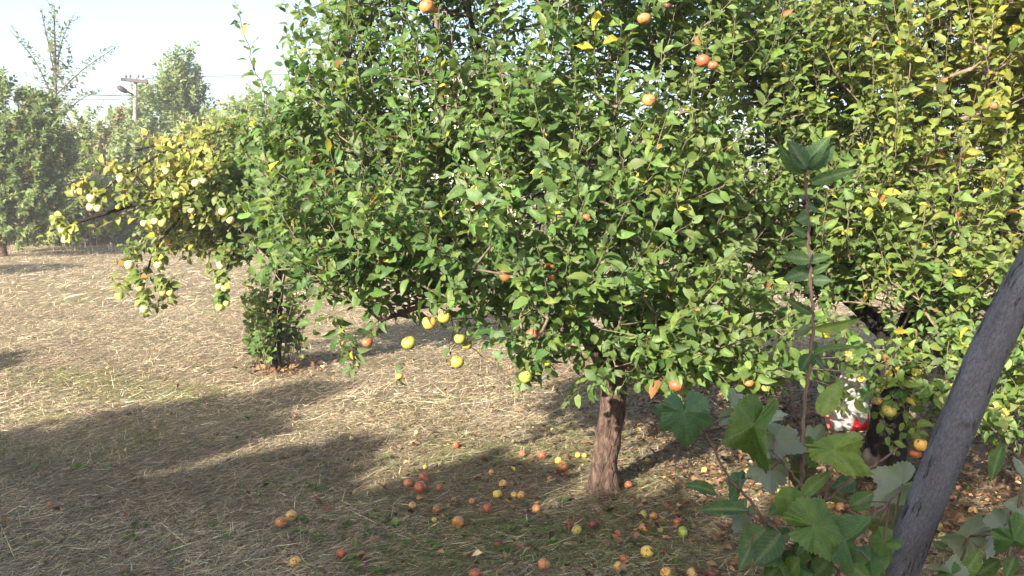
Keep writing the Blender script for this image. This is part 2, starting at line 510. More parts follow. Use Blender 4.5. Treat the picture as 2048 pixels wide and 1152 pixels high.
def tree(name, label, limbs, ells, nshoots, palette, weights, *, cat='tree', group=None, leaf=0.075, lvar=0.28, slen=(0.22, 0.5), spacing=0.03,
         up=0.8, outw=0.5, tpls=APPLE, seed=1, thr=-0.25, bark='bark', twig='twig', leafmat='leaf', singles=0, extra=(), trunk_sides=20,
         face=(0.38, 0.95), tint_fn=None, shell=0.35, noise_s=1.8, long_top=None, twig_r=0.0028, tipcol=(0.15, 0.19, 0.11)):
    """limbs: list of (path (k,3), radius0, radius1); the first is the trunk. extra: (path, radius, leaf_from) hanging twigs"""
    global R
    R = np.random.default_rng(seed + 100)
    base = limbs[0][0][0]
    root = bpy.data.objects.new(name, None); COL.objects.link(root)
    root.location = tuple(base); root.empty_display_size = 0.2
    root['label'] = label; root['category'] = cat
    if group: root['group'] = group
    # trunk
    P, r0, r1 = limbs[0]
    P = smooth_path(P, 14)
    t = np.linspace(0, 1, len(P)); rr = r0 + (r1 - r0) * t + r0 * 0.6 * np.exp(-t * 11)
    P[0, 2] -= 0.06
    V, Q = tubes([P], [rr], trunk_sides)
    ctr = np.repeat(P, trunk_sides, 0)
    V = ctr + (V - ctr) * (1 + 0.10 * vnoise(V * (1, 1, 0.35), 16, seed)[:, None] + 0.06 * vnoise(V * (1, 1, 0.5), 45, seed + 1)[:, None])
    o = link('trunk', mesh_np('trunk', V - base, Q), root, M[bark])
    # limbs
    paths, rads, nodes = [], [], [P[-1]]
    for (Pl, a, b) in limbs[1:]:
        S = smooth_path(Pl, 8, jit=0.35 * b)
        paths.append(S); rads.append(np.linspace(a, b, len(S)) * (1 + 0.08 * R.normal(0, 1, len(S))))
        nodes += list(S[::2])
    for S_, r_ in zip(paths, rads):
        V, Q = tubes([S_], [r_], 9)
        link('limb', mesh_np('limb', V - base, Q), root, M[bark])
    # shoots
    pts = in_ellipsoids(nshoots, ells, shell=shell, seed=seed, thr=thr, noise_s=noise_s)
    arr, par, nb = attach(nodes, pts)
    load = np.zeros(len(arr)); load[nb:] = 1
    for i in range(len(arr) - 1, nb - 1, -1): load[par[i]] += load[i]
    tp, tr = [], []
    for i in range(nb, len(arr)):
        a, b = arr[par[i]], arr[i]
        mid = (a + b) / 2 + R.normal(0, 0.03, 3) * np.linalg.norm(b - a)
        ra = twig_r * (1.1 + 0.55 * math.sqrt(load[i])); 
        tp.append(np.array([a, mid, b])); tr.append(np.array([ra * 1.15, ra, ra * 0.9]))
    # leafy shoots
    cen = np.average([e[0] for e in ells], axis=0, weights=[np.prod(e[1]) for e in ells])
    LP, LA, LN, LS, LC = [], [], [], [], []
    def shoot(p, dirv, L, r, frac0=0.0, sp=spacing, ls=leaf, k=4):
        d = nrm(dirv); pth = [p]
        for s in range(k):
            d = nrm(d + R.normal(0, 0.10, 3) + np.array((0, 0, 0.05 * up)))
            pth.append(pth[-1] + d * L / k)
        pth = np.array(pth)
        leafy(pth, r, frac0, sp, ls)
    def leafy(pth, r, frac0, sp, ls):
        if tpls is not FAR or len(pth) > 5: tp.append(pth); tr.append(np.linspace(r, r * 0.45, len(pth)))
        seg = np.linalg.norm(np.diff(pth, axis=0), axis=1); cum = np.concatenate([[0], np.cumsum(seg)]); L = cum[-1]
        m = max(3, int(L * (1 - frac0) / sp))
        tt = np.linspace(frac0, 1.0, m)
        base_ = np.stack([np.interp(tt * L, cum, pth[:, c]) for c in range(3)], -1)
        tan = nrm(np.stack([np.interp(np.minimum(tt * L + 0.02, L), cum, pth[:, c]) for c in range(3)], -1) - np.stack([np.interp(np.maximum(tt * L - 0.03, 0), cum, pth[:, c]) for c in range(3)], -1))
        ph = 2.399 * np.arange(m) + R.uniform(0, 6.28)
        ref = np.where(np.abs(tan[:, 2:3]) < 0.9, np.array((0, 0, 1.0)), np.array((1.0, 0, 0)))
        u = nrm(np.cross(tan, ref)); v = np.cross(tan, u)
        rad = np.cos(ph)[:, None] * u + np.sin(ph)[:, None] * v
        th = R.normal(1.0, 0.25, (m, 1)) * (1 - 0.55 * np.clip((tt[:, None] - 0.8) / 0.2, 0, 1))
        ax = tan * np.cos(th) + rad * np.sin(th) + np.array((0, 0, -0.12)) + R.normal(0, 0.12, (m, 3))
        nn = np.array((0, 0, face[0])) + TOSUN * face[1] + tan * 0.35 + R.normal(0, 0.38, (m, 3))
        LP.append(base_); LA.append(ax); LN.append(nn)
        size = ls * R.normal(1, lvar, m).clip(0.45, 1.5) * (1 - 0.45 * np.clip((tt - 0.8) / 0.2, 0, 1))
        LS.append(size)
        c = pick(palette, weights, m)
        f = np.clip((tt[:, None] - 0.72) / 0.28, 0, 1) * 0.55
        c = c * (1 - f) + np.array(tipcol) * f
        LC.append(c)
    for i in range(nb, len(arr)):
        p = arr[i]
        o_ = nrm((p - cen) * (1, 1, 0.6))
        L = R.uniform(*slen)
        uu = up
        if long_top and p[2] > long_top[0] and R.uniform() < long_top[1]:
            L *= long_top[2]; uu = up + 0.8
        if p[2] < 1.15: uu = up - 0.5
        if R.uniform() < 0.3 and tpls is not FAR:
            shoot(p, o_ * outw + np.array((0, 0, uu)) + R.normal(0, 0.4, 3), 0.07, twig_r, 0.0, 0.0085, leaf * 1.05, 3); continue
        shoot(p, o_ * outw + np.array((0, 0, uu)) + R.normal(0, 0.28, 3), L, twig_r * 1.15)
    for e in extra:
        leafy(smooth_path(e[0], 6, jit=0.006), e[1], e[2], e[3] if len(e) > 3 else spacing, leaf)
    V, Q = tubes(tp, tr, 3)
    link('twigs', mesh_np('twigs', V - base, Q), root, M[twig], kind='stuff')
    LP, LA, LN, LS, LC = map(np.concatenate, (LP, LA, LN, LS, LC))
    if tint_fn is not None: LC = tint_fn(LP, LC)
    single = np.zeros(len(LP), bool)
    if singles:
        A = nrm(LA); Nn = nrm(LN - A * (A * LN).sum(-1, keepdims=True))
        ctr = LP + A * LS[:, None] * 0.55
        px, py, dep = project(ctr)
        view = nrm(np.array((0, 0, CAMZ)) - ctr)
        area = LS ** 2 * np.abs((Nn * view).sum(-1)) / np.maximum(dep, 0.5) ** 2
        ok = (px > 5) & (px < 2043) & (py > 5) & (py < 1147) & (dep > 0.5)
        cell = (px // 14).astype(int) * 1000 + (py // 14).astype(int)
        front = np.zeros(len(LP), bool); seen = set()
        for i in np.argsort(np.where(ok, dep, 1e9)):
            if not ok[i]: break
            if cell[i] not in seen: seen.add(cell[i]); front[i] = True
        sc = np.where(front, area, 0)
        idx = np.argsort(-sc)[:singles]
        single[idx] = True
        mats = [mesh_np('leaf', *t) for t in tpls]
        for me in mats: me.materials.append(M['leaf_one'])
        B = np.cross(Nn, A)
        for i in idx:
            me = mats[R.integers(0, len(mats))]
            lo = bpy.data.objects.new('leaf', me); COL.objects.link(lo)
            lo.parent = root
            s = LS[i]
            mt = Matrix(((A[i][0] * s, B[i][0] * s, Nn[i][0] * s, LP[i][0] - base[0]), (A[i][1] * s, B[i][1] * s, Nn[i][1] * s, LP[i][1] - base[1]), (A[i][2] * s, B[i][2] * s, Nn[i][2] * s, LP[i][2] - base[2]), (0, 0, 0, 1)))
            lo.matrix_local = mt
            lo.color = (*map(float, LC[i]), 1)
    k = ~single
    back = k & (LP[:, 1] > base[1] + 0.15) if tpls is APPLE else np.zeros(len(LP), bool)   # far side of the crown: simpler leaves
    k = k & ~back
    pk = [instance_leaves(tpls, LP[k], LA[k], LN[k], LS[k], LC[k])]
    if back.any(): pk.append(instance_leaves(SIMPLE, LP[back], LA[back], LN[back], LS[back], LC[back]))
    V, Q, T, C = join(pk)
    link('foliage', mesh_np('foliage', V - base, Q, T, True, C), root, M[leafmat], kind='stuff')
    print(name, 'leaves', len(LP), 'tris', len(Q) * 2 + len(T))
    return root

def pl(*pts): return np.array([at(*p) for p in pts])
def EL(px, py, d, rx, ry, rz, w=1.0): return (at(px, py, d), np.array((rx, ry, rz)), w)

GREEN = [(0.082, 0.152, 0.040), (0.062, 0.125, 0.040), (0.112, 0.180, 0.052), (0.150, 0.212, 0.056), (0.38, 0.33, 0.04), (0.30, 0.13, 0.05)]

# ------------------------------------------------------------------ where the trees stand and what they bear
g0 = ground_at(1206, 982); g1 = ground_at(1768, 952); gq = ground_at(548, 742)
DM = float(g0[1]); DR = float(g1[1]); DQ = float(gq[1])
TREE_APPLES = [  # px, py, diameter px, colour, depth, label
    (853, 14, 27, 'orange', DM - .75, 'orange apple at the very top of the picture, on a bare upright twig'),
    (868, 23, 17, 'red', DM - .70, 'small red apple tucked behind the topmost orange apple'),
    (1288, 38, 25, 'orange', DM - 1.0, 'orange apple high in the middle of the crown'),
    (1334, 12, 13, 'dred', DM - .9, 'small dark red apple at the top edge, high in the crown'),
    (1405, 122, 25, 'red', DM - 1.0, 'red apple high in the crown, left one of a touching pair'),
    (1425, 131, 20, 'rust', DM - 1.0, 'rust red apple high in the crown, right one of a touching pair'),
    (1298, 201, 24, 'orange', DM - 1.2, 'orange apple half hidden by bright leaves in the upper crown'),
    (955, 380, 24, 'gold', DM - 1.2, 'golden orange apple alone in the left middle of the crown'),
    (1173, 435, 15, 'red', DM - 1.35, 'small red and yellow apple in the centre of the crown'),
    (1012, 551, 25, 'rust', DM - .9, 'shaded red brown apple beside the bare low left limb'),
    (1106, 556, 15, 'rust', DM - 1.1, 'small brownish apple just above the fork of the trunk'),
    (1104, 531, 14, 'red', DM - 1.1, 'small dull red apple half hidden above the low limb'),
    (858, 646, 27, 'gold', DM - .65, 'shaded golden apple, left one of two under the low left limb'),
    (890, 636, 25, 'lime', DM - .65, 'sunlit yellow apple, right one of two under the low left limb'),
    (818, 686, 28, 'olive', DM - .6, 'olive yellow apple hanging alone under the low left limb'),
    (920, 678, 22, 'lime', DM - .65, 'yellow green apple, upper one of a touching pair below the low limb'),
    (934, 690, 20, 'olive', DM - .6, 'shaded olive apple, lower one of a touching pair below the low limb'),
    (914, 724, 25, 'lime', DM - .6, 'yellow green apple hanging over the grass on a thin bare twig'),
    (1051, 754, 25, 'green', DM - 1.08, 'pale green apple in the lowest hanging leaf cluster left of the trunk'),
    (1092, 724, 20, 'lime', DM - 1.05, 'yellow green apple just above the lowest hanging leaf cluster'),
    (1066, 668, 24, 'rust', DM - .9, 'brown orange apple half hidden by leaves left of the trunk'),
    (735, 685, 21, 'rust', DM - .55, 'rotting brown apple above the small hanging leaf cluster at the left'),
    (797, 753, 15, 'yellow', DM - .5, 'small yellow apple at the end of a long bare twig'),
    (683, 686, 12, 'olive', DM - .5, 'tiny yellowish apple at the left end of the low limb'),
    (1354, 771, 28, 'red', DM - 1.2, 'bright orange red sunlit apple at the bottom of the crown, right of the trunk'),
    (1497, 765, 20, 'orange', DM - 1.1, 'orange apple low in the crown above the pale vine leaf'),
    (1532, 776, 17, 'gold', DM - 1.1, 'shaded golden apple low in the crown next to the sapling stem'),
]
RIGHT_APPLES = [
    (1697, 714, 25, 'olive', DR - .55, 'shaded dark yellow apple right above the white bag'),
    (1722, 757, 15, 'yellow', DR - .9, 'small bright yellow apple in front of the white bag'),
    (1753, 802, 18, 'orange', DR - .95, 'small orange apple against the dark trunk, upper left of a pair'),
    (1780, 823, 27, 'olive', DR - .95, 'large yellow green apple against the dark trunk, lower right of a pair'),
    (1833, 744, 19, 'lime', DR - .9, 'yellow green apple on a thin branch left of the leaning trunk'),
    (1986, 812, 21, 'gold', DR - 1.1, 'golden apple, left one of a pair right of the leaning trunk'),
    (2007, 824, 23, 'gold', DR - 1.1, 'golden apple, right one of a pair right of the leaning trunk'),
    (1842, 890, 25, 'gold', DR - 1.0, 'golden apple hanging low just left of the leaning trunk'),
    (1832, 908, 21, 'red', DR - .95, 'dull red apple touching the left side of the leaning trunk low down'),
    (1652, 668, 19, 'lime', DR - .8, 'bright yellow apple beside the sapling stem'),
    (1988, 212, 15, 'rust', DR - 1.0, 'small rust coloured apple high at the right edge'),
]
QUINCES = [
    (148, 385, 13, 'pale', 'small pale quince at the left tip of the upper branch'), (183, 397, 17, 'pale', 'pale quince above a touching pair at the left of the crown'),
    (181, 415, 16, 'pale', 'left quince of a touching pair on the left branch'), (197, 417, 15, 'pale', 'right quince of a touching pair on the left branch'),
    (241, 358, 15, 'pale', 'pale quince alone at the upper left of the yellow leaves'), (236, 415, 9, 'gold', 'tiny yellow quince on the bare left branch'),
    (334, 342, 14, 'pale', 'uppermost pale quince in the middle of the yellow leaves'), (392, 367, 16, 'pale', 'left quince of the upper right pair in yellow leaves'), (407, 361, 13, 'pale', 'right quince of the upper right pair in yellow leaves'),
    (331, 386, 15, 'pale', 'left quince of the middle pair in yellow leaves'), (354, 392, 15, 'pgreen', 'greenish right quince of the middle pair in yellow leaves'), (383, 421, 13, 'pale', 'small quince below the middle pair'),
    (447, 423, 17, 'pale', 'large pale quince at the right end of the yellow leaves'), (461, 440, 15, 'pale', 'pale quince at the lower right end of the yellow leaves'),
    (289, 447, 14, 'pale', 'left quince in the row of three under the yellow leaves'), (311, 443, 14, 'pale', 'middle quince in the row of three under the yellow leaves'), (325, 447, 14, 'pgreen', 'right quince in the row of three under the yellow leaves'),
    (125, 460, 15, 'pale', 'upper quince on the leftmost low branch'), (131, 480, 14, 'pale', 'lower quince on the leftmost low branch'),
    (259, 530, 18, 'pale', 'large quince at the left of the hanging branch, over the grass'), (317, 530, 16, 'pale', 'pale quince with an orange leaf on the hanging branch'),
    (442, 530, 17, 'pale', 'whitish quince at the top of the short hanging cluster'), (439, 572, 13, 'pale', 'left small quince in the middle of the short hanging cluster'), (450, 577, 13, 'pale', 'right small quince in the middle of the short hanging cluster'),
    (439, 615, 16, 'pgreen', 'greenish quince at the bottom of the short hanging cluster'), (453, 607, 12, 'pgreen', 'small greenish quince beside the bottom one of the short hanging cluster'),
    (239, 592, 15, 'pgreen', 'greenish quince at the left of the lowest hanging branch'), (280, 577, 14, 'pgreen', 'greenish quince in the middle of the lowest hanging branch'), (289, 618, 17, 'pale', 'lowest quince of the tree, close above the grass'),
    (326, 587, 12, 'tan', 'brownish quince on the lowest hanging branch'), (341, 586, 13, 'pgreen', 'rightmost quince on the lowest hanging branch'),
]
def quince_depth(a): return DQ - (.85 if a[0] < 350 else .95 if a[1] < 460 else .62)
def spurs(rows, depth, n=.013):
    out = []
    for k, a in enumerate(rows):
        p = at(a[0], a[1], depth(a)); r = a[2] / 2 * depth(a) / F
        o = np.array((math.cos(k * 2.4) * .07, .05 + .03 * math.sin(k), .09))
        out.append((np.array([p + o * 1.5 + (0, 0, r), p + o * .6 + (0, 0, r), p + (0, .3 * r, r * 1.05)]), .003, .0, n))
    return out

# ------------------------------------------------------------------ main apple tree
def main_tree():
    D = g0[1]
    tr = np.array([g0, at(1212, 900, D), at(1226, 810, D), at(1222, 735, D)])
    limbs = [(tr, 0.080, 0.074),
             (pl((1222, 745, D), (1185, 690, D - .1), (1115, 600, D - .2), (1010, 556, D - .4), (870, 605, D - .5), (760, 640, D - .6)), 0.06, 0.009),
             (pl((1224, 750, D), (1255, 640, D), (1232, 500, D + .2), (1185, 330, D + .3), (1150, 130, D + .3), (1160, -60, D + .3)), 0.065, 0.012),
             (pl((1250, 660, D), (1330, 570, D - .2), (1450, 480, D - .3), (1535, 433, D - .2)), 0.04, 0.013),
             (pl((1170, 670, D), (1130, 540, D + .3), (1000, 480, D + .4), (850, 420, D + .2), (720, 380, D)), 0.045, 0.012),
             (pl((1232, 500, D + .2), (1330, 350, D + .4), (1420, 180, D + .4), (1440, 0, D + .4)), 0.038, 0.01),
             (pl((1185, 330, D + .3), (1050, 230, D + .1), (960, 100, D), (930, -40, D)), 0.034, 0.01),
             (pl((1290, 610, D - .1), (1370, 620, D - .6), (1420, 690, D - .9)), 0.022, 0.008),
             (pl((1130, 615, D - .2), (1100, 640, D - .7), (1075, 700, D - 1.0)), 0.02, 0.007),
             (pl((1250, 640, D), (1300, 500, D - .6), (1290, 380, D - .8)), 0.028, 0.009),
             (pl((850, 420, D + .2), (740, 250, D), (690, 80, D)), 0.022, 0.008),
             (pl((1000, 480, D + .4), (900, 300, D - .4), (880, 120, D - .4)), 0.022, 0.008)]
    ells = [EL(1090, 60, D + .1, 1.25, 1.2, 1.1), EL(760, 480, D - .2, .62, .8, .48, 1.3), EL(690, 350, D, .45, .7, .6), EL(1080, 430, D - .1, 1.0, 1.25, .62, 1.1),
            EL(640, 565, D - .4, .2, .35, .14, 1.5), EL(1390, 640, D - .7, .5, .5, .36, 1.5), EL(1110, 620, D - .9, .27, .35, .18, 1.5), EL(1470, 330, D, .6, .9, .9), EL(700, 130, D - .1, .3, .6, .75),
            EL(1250, 520, D - .8, .5, .5, .4, 1.2), EL(950, 470, D - .8, .6, .5, .3, 1.2), EL(1500, 700, D - .7, .3, .4, .2, 1.4),
            EL(1150, 640, D - .6, .28, .3, .2, 2.0), EL(1290, 690, D - .8, .22, .3, .2, 2.2), EL(680, 520, D - .4, .35, .4, .25, 1.8), EL(730, 570, D - .6, .25, .35, .14, 1.6), EL(1450, 560, D - .8, .4, .4, .3, 1.5)]
    d = D - .5
    ex = [(pl((760, 640, d), (720, 660, d), (705, 700, d), (708, 745, d)), .004, 0.5, .012),
          (pl((905, 690, d), (862, 742, d), (805, 748, d), (795, 765, d)), .004, 0.8, .02),
          (pl((940, 640, d), (930, 680, d), (965, 710, d), (1030, 765, d)), .004, 0.93, .02),
          (pl((870, 605, d), (905, 640, d), (900, 700, d)), .005, 0.9, .03),
          (pl((1075, 700, D - 1), (1062, 725, D - 1), (1058, 765, D - 1)), .004, 0.2, .009),
          (pl((1075, 700, D - 1), (1090, 720, D - 1), (1095, 745, D - 1)), .003, 0.4, .015),
          (pl((1180, 660, D - .6), (1160, 680, D - .7), (1165, 715, D - .7)), .003, 0.2, .014),
          (pl((690, 620, d), (640, 640, d), (615, 665, d)), .003, 0.2, .03),
          (pl((1420, 690, D - .9), (1360, 720, D - .95), (1345, 775, D - .95)), .004, 0.3, .014),
          (pl((1420, 690, D - .9), (1500, 740, D - .9), (1560, 770, D - .9)), .004, 0.2, .02),
          (pl((1270, 660, D - .5), (1270, 710, D - .6), (1255, 745, D - .6)), .004, 0.2, .015),
          (pl((760, 330, D), (580, 290, D), (525, 180, D), (498, 100, D), (472, 8, D)), .006, 0.25, .022),
          (pl((760, 330, D), (660, 280, D), (625, 150, D), (598, 20, D)), .006, 0.2, .022),
          (pl((720, 380, D), (600, 330, D), (540, 240, D), (520, 200, D)), .005, 0.2, .022),
          (pl((720, 380, D), (600, 420, D), (520, 470, D), (490, 500, D)), .005, 0.2, .02),
          (pl((700, 300, D), (690, 120, D), (680, 0, D)), .006, 0.1, .022),
          (pl((925, 330, D - .5), (912, 240, D - .7), (898, 40, D - .75), (880, 30, D - .75)), .006, 0.96, .03)]
    for (bx, by, tx, ty, dd) in ((1040, 330, 985, 90, -.9), (1140, 430, 1150, 120, -1.0), (1120, 215, 1072, 120, -.95), (820, 420, 815, 190, -.7), (1200, 260, 1190, 5, -.9), (1300, 330, 1325, 90, -1.0), (1400, 360, 1385, 130, -.9), (1440, 300, 1470, 40, -.8),
            (1080, 190, 1100, -40, -.8), (760, 300, 735, 60, -.5), (1240, 420, 1228, 250, -1.1), (940, 480, 930, 330, -1.1), (840, 260, 800, -20, -.5), (1360, 460, 1370, 330, -1.1), (700, 260, 650, 40, -.3), (780, 420, 770, 330, -.8)):
        ex.append((pl((bx, by, D + dd + .15), ((bx + tx) / 2 + R.normal(0, 8), (by + ty) / 2, D + dd), (tx, ty, D + dd)), .0045, .15, .021))
    ex += spurs([a for a in TREE_APPLES if not 780 < a[0] < 940], lambda a: a[4], .02)
    def tint(P, C):
        px, py, _ = project(P)
        y = np.exp(-((px - 1450) / 160) ** 2) * 0.25 * R.uniform(0, 1, len(P))
        return C * (1 - y[:, None]) + np.array((0.24, 0.26, 0.05)) * y[:, None]
    tree('apple_tree', 'green apple tree with stout bare brown trunk and low spreading crown, in the middle', limbs, ells, 2500, GREEN, (5, 4, 4, 2, 0.12, 0.06),
         leaf=0.080, slen=(0.2, 0.45), spacing=0.023, seed=3, singles=300, extra=ex, up=0.75, long_top=(2.2, 0.4, 1.9), trunk_sides=40, tint_fn=tint, thr=-0.05, noise_s=2.3)
main_tree()

# ------------------------------------------------------------------ right-hand apple tree
def right_tree():
    D = g1[1]
    tr = np.array([g1, at(1772, 870, D), at(1785, 780, D), at(1795, 690, D)])
    limbs = [(tr, 0.115, 0.10),
             (pl((1795, 700, D), (1740, 640, D + .1), (1650, 560, D + .1), (1560, 540, D + .1), (1500, 520, D + .2)), 0.06, 0.014),
             (pl((1795, 700, D), (1840, 560, D + .2), (1830, 380, D + .3), (1860, 160, D + .3), (1850, -60, D + .3)), 0.065, 0.012),
             (pl((1800, 700, D), (1900, 600, D - .2), (1990, 480, D - .2), (2060, 330, D)), 0.05, 0.012),
             (pl((1800, 690, D), (1850, 690, D - .6), (1930, 780, D - 1.0), (1990, 840, D - 1.1)), 0.035, 0.008),
             (pl((1740, 640, D + .1), (1690, 450, D + .1), (1700, 280, D + .1), (1690, 60, D + .2)), 0.04, 0.01),
             (pl((1840, 560, D + .2), (1900, 420, D - .5), (1920, 240, D - .6)), 0.03, 0.009),
             (pl((1650, 560, D + .1), (1610, 400, D - .1), (1640, 180, D)), 0.026, 0.008),
             (pl((1800, 700, D), (1790, 740, D - .6), (1770, 800, D - .9)), 0.02, 0.006)]
    ells = [EL(1850, 60, D + .3, 1.3, 1.2, 1.1), EL(1680, 380, D + .1, .62, .9, .75, 1.2), EL(1920, 500, D - .1, .8, 1.1, .6, 1.2), EL(1990, 660, D - .6, .5, .6, .4, 1.4),
            EL(1640, 610, D - .2, .33, .5, .25, 1.3), EL(1970, 790, D - .9, .35, .35, .3, 1.5), EL(1830, 760, D - .9, .16, .3, .22, 1.2), EL(2150, 350, D, .8, 1, 1.2), EL(1800, 560, D - .5, .5, .4, .2), EL(1900, 30, D, 1.1, .9, .8, 1.3), EL(1780, 180, D - .3, .8, .6, .6, 1.2), EL(1668, 655, D - .9, .14, .12, .07, 3.0), EL(1700, 640, D - .6, .16, .12, .07, 3.0)]
    d = D - .9
    ex = [(pl((1770, 700, d), (1735, 705, d), (1715, 740, d)), .004, .2, .02),
          (pl((1790, 720, d), (1762, 790, d), (1775, 860, d), (1790, 900, d)), .004, .1, .018),
          (pl((1800, 740, d), (1810, 830, d), (1830, 890, d)), .004, .1, .02),
          (pl((1700, 640, D - .6), (1690, 670, D - .7), (1720, 690, D - .7)), .004, .3, .018),
          (pl((1930, 780, d), (1900, 850, d), (1880, 880, d)), .004, .2, .02),
          (pl((2010, 800, d), (2030, 860, d), (2035, 900, d)), .004, .1, .018),
          (pl((1960, 800, d), (1985, 870, d), (1990, 905, d)), .004, .1, .018)]
    for (bx, by, tx, ty, dd) in ((1740, 300, 1745, 70, -.8), (1780, 400, 1790, 130, -.9), (1650, 330, 1665, 20, -.7), (1700, 520, 1725, 330, -.9), (1850, 330, 1870, 110, -.9), (1950, 300, 1975, 90, -.9), (1900, 470, 1925, 280, -1.0), (1560, 330, 1575, 120, -.6), (1800, 250, 1815, 10, -.7),
            (2000, 420, 2020, 210, -.9), (1640, 520, 1655, 390, -.8), (1930, 140, 1940, -30, -.7), (1820, 560, 1850, 420, -1.0), (1690, 200, 1700, -20, -.6)):
        ex.append((pl((bx, by, D + dd + .15), ((bx + tx) / 2 + R.normal(0, 8), (by + ty) / 2, D + dd), (tx, ty, D + dd)), .0045, .12, .021))
    ex += spurs(RIGHT_APPLES, lambda a: a[4], .022)
    def tint(P, C):
        px, py, _ = project(P)
        y = np.clip((px - 1480) / 500, 0, 1) * np.clip((700 - py) / 500, 0.15, 1) * R.beta(1.2, 2.0, len(P)) * 0.95
        return C * (1 - y[:, None]) + np.array((0.30, 0.28, 0.05)) * y[:, None]
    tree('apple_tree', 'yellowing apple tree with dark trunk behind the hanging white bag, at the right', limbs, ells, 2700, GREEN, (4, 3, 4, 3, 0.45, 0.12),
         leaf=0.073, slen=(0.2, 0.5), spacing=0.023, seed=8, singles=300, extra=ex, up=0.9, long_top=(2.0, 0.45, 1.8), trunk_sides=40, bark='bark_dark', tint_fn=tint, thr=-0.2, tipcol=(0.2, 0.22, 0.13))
right_tree()

# ------------------------------------------------------------------ quince tree
def quince():
    D = gq[1]
    tr = np.array([gq, at(552, 660, D), at(556, 590, D), at(562, 530, D)])
    limbs = [(tr, 0.058, 0.05),
             (pl((562, 535, D), (520, 440, D - .1), (450, 330, D - .1), (350, 290, D - .2), (270, 300, D - .3)), 0.045, 0.009),
             (pl((562, 535, D), (500, 470, D - .3), (400, 400, D - .4), (280, 408, D - .6), (170, 440, D - .7), (100, 462, D - .7)), 0.04, 0.007),
             (pl((562, 535, D), (620, 450, D + .2), (700, 350, D + .3), (740, 260, D + .3)), 0.045, 0.01),
             (pl((400, 400, D - .4), (330, 470, D - .6), (295, 540, D - .7), (285, 600, D - .7)), 0.016, 0.006),
             (pl((500, 470, D - .3), (460, 520, D - .5), (445, 590, D - .5)), 0.012, 0.005),
             (pl((350, 290, D - .2), (250, 350, D - .4), (180, 400, D - .5)), 0.014, 0.006),
             (pl((520, 440, D), (530, 330, D + .2), (480, 240, D + .2)), 0.03, 0.008),
             (pl((620, 450, D + .2), (640, 500, D + .6), (700, 560, D + .8)), 0.02, 0.008)]
    ells = [EL(350, 370, D - .4, .75, .5, .38, 1.6), EL(560, 420, D, .95, .8, .62, 1.2), EL(450, 300, D, .45, .5, .3, 1.4), EL(700, 330, D + .3, .6, .6, .5),
            EL(400, 470, D + .2, .55, .4, .2, 1.6), EL(680, 520, D + .6, .5, .5, .3, 1.0)]
    d = D - .7
    ex = [(pl((170, 440, d), (125, 455, d), (80, 480, d)), .005, .1, .03), (pl((170, 440, d), (150, 470, d), (130, 485, d)), .004, .2, .03),
          (pl((280, 408, d), (210, 450, d), (180, 465, d)), .005, .3, .04),
          (pl((295, 540, d), (245, 570, d), (232, 590, d)), .004, .1, .02), (pl((285, 600, d), (300, 610, d), (350, 600, d)), .004, .1, .022), (pl((285, 580, d), (285, 605, d), (290, 628, d)), .004, .1, .014),
          (pl((295, 540, d), (320, 560, d), (345, 590, d)), .004, .2, .022), (pl((330, 470, d), (260, 520, d), (225, 555, d)), .004, .3, .025), (pl((330, 470, d), (270, 490, d), (240, 490, d)), .004, .1, .02),
          (pl((445, 560, D - .5), (440, 590, D - .5), (440, 618, D - .5)), .004, .0, .012), (pl((460, 520, D - .5), (430, 540, D - .5), (400, 520, D - .5)), .004, .1, .025),
          (pl((180, 400, d), (150, 395, d), (140, 385, d)), .004, .1, .04), (pl((250, 350, d), (190, 320, d), (165, 285, d)), .004, .4, .03),
          (pl((350, 290, D), (300, 275, D), (280, 280, D)), .004, .1, .03), (pl((330, 470, d), (320, 500, d), (318, 535, d)), .004, .2, .03)]
    ex += spurs(QUINCES, quince_depth, .014)
    # suckers round the trunk foot
    for k in range(40):
        a = R.uniform(0, 6.28); rr = R.uniform(.05, .24)
        b = gq + np.array((math.cos(a) * rr, math.sin(a) * rr, 0))
        h = R.uniform(.35, 1.05)
        ex.append((np.array([b, b + (math.cos(a) * .05 + R.normal(0, .03), math.sin(a) * .05, h * .5), b + (math.cos(a) * .12 + R.normal(0, .05), math.sin(a) * .1, h)]), .005, R.uniform(.15, .45), .03))
    def tint(P, C):
        px, py, _ = project(P)
        f = np.clip((500 - px) / 120, 0, 1) * np.clip((520 - py) / 60, 0.45, 1) * (0.35 + 0.65 * (vnoise(P, 3.0, 4) > -0.2)) * R.uniform(0.3, 1, len(P)) 
        yel = np.where(R.uniform(0, 1, (len(P), 1)) < 0.12, np.array((0.42, 0.27, 0.08)), np.array((0.37, 0.35, 0.11)))
        C = C * (1 - 0.85 * f[:, None]) + yel * 0.85 * f[:, None]
        return C
    tree('quince_tree', 'small quince tree with yellow fruiting branches and leafy suckers round its trunk foot', limbs, ells, 900, GREEN, (4, 4, 3, 2, 0.3, 0.1),
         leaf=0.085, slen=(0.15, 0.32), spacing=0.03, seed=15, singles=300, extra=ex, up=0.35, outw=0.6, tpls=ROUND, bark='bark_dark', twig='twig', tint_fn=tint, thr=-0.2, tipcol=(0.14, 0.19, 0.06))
quince()

# ------------------------------------------------------------------ far trees
def gpt(px, d):
    p = at(px, 600, d); return np.array((p[0], d, 0.0))

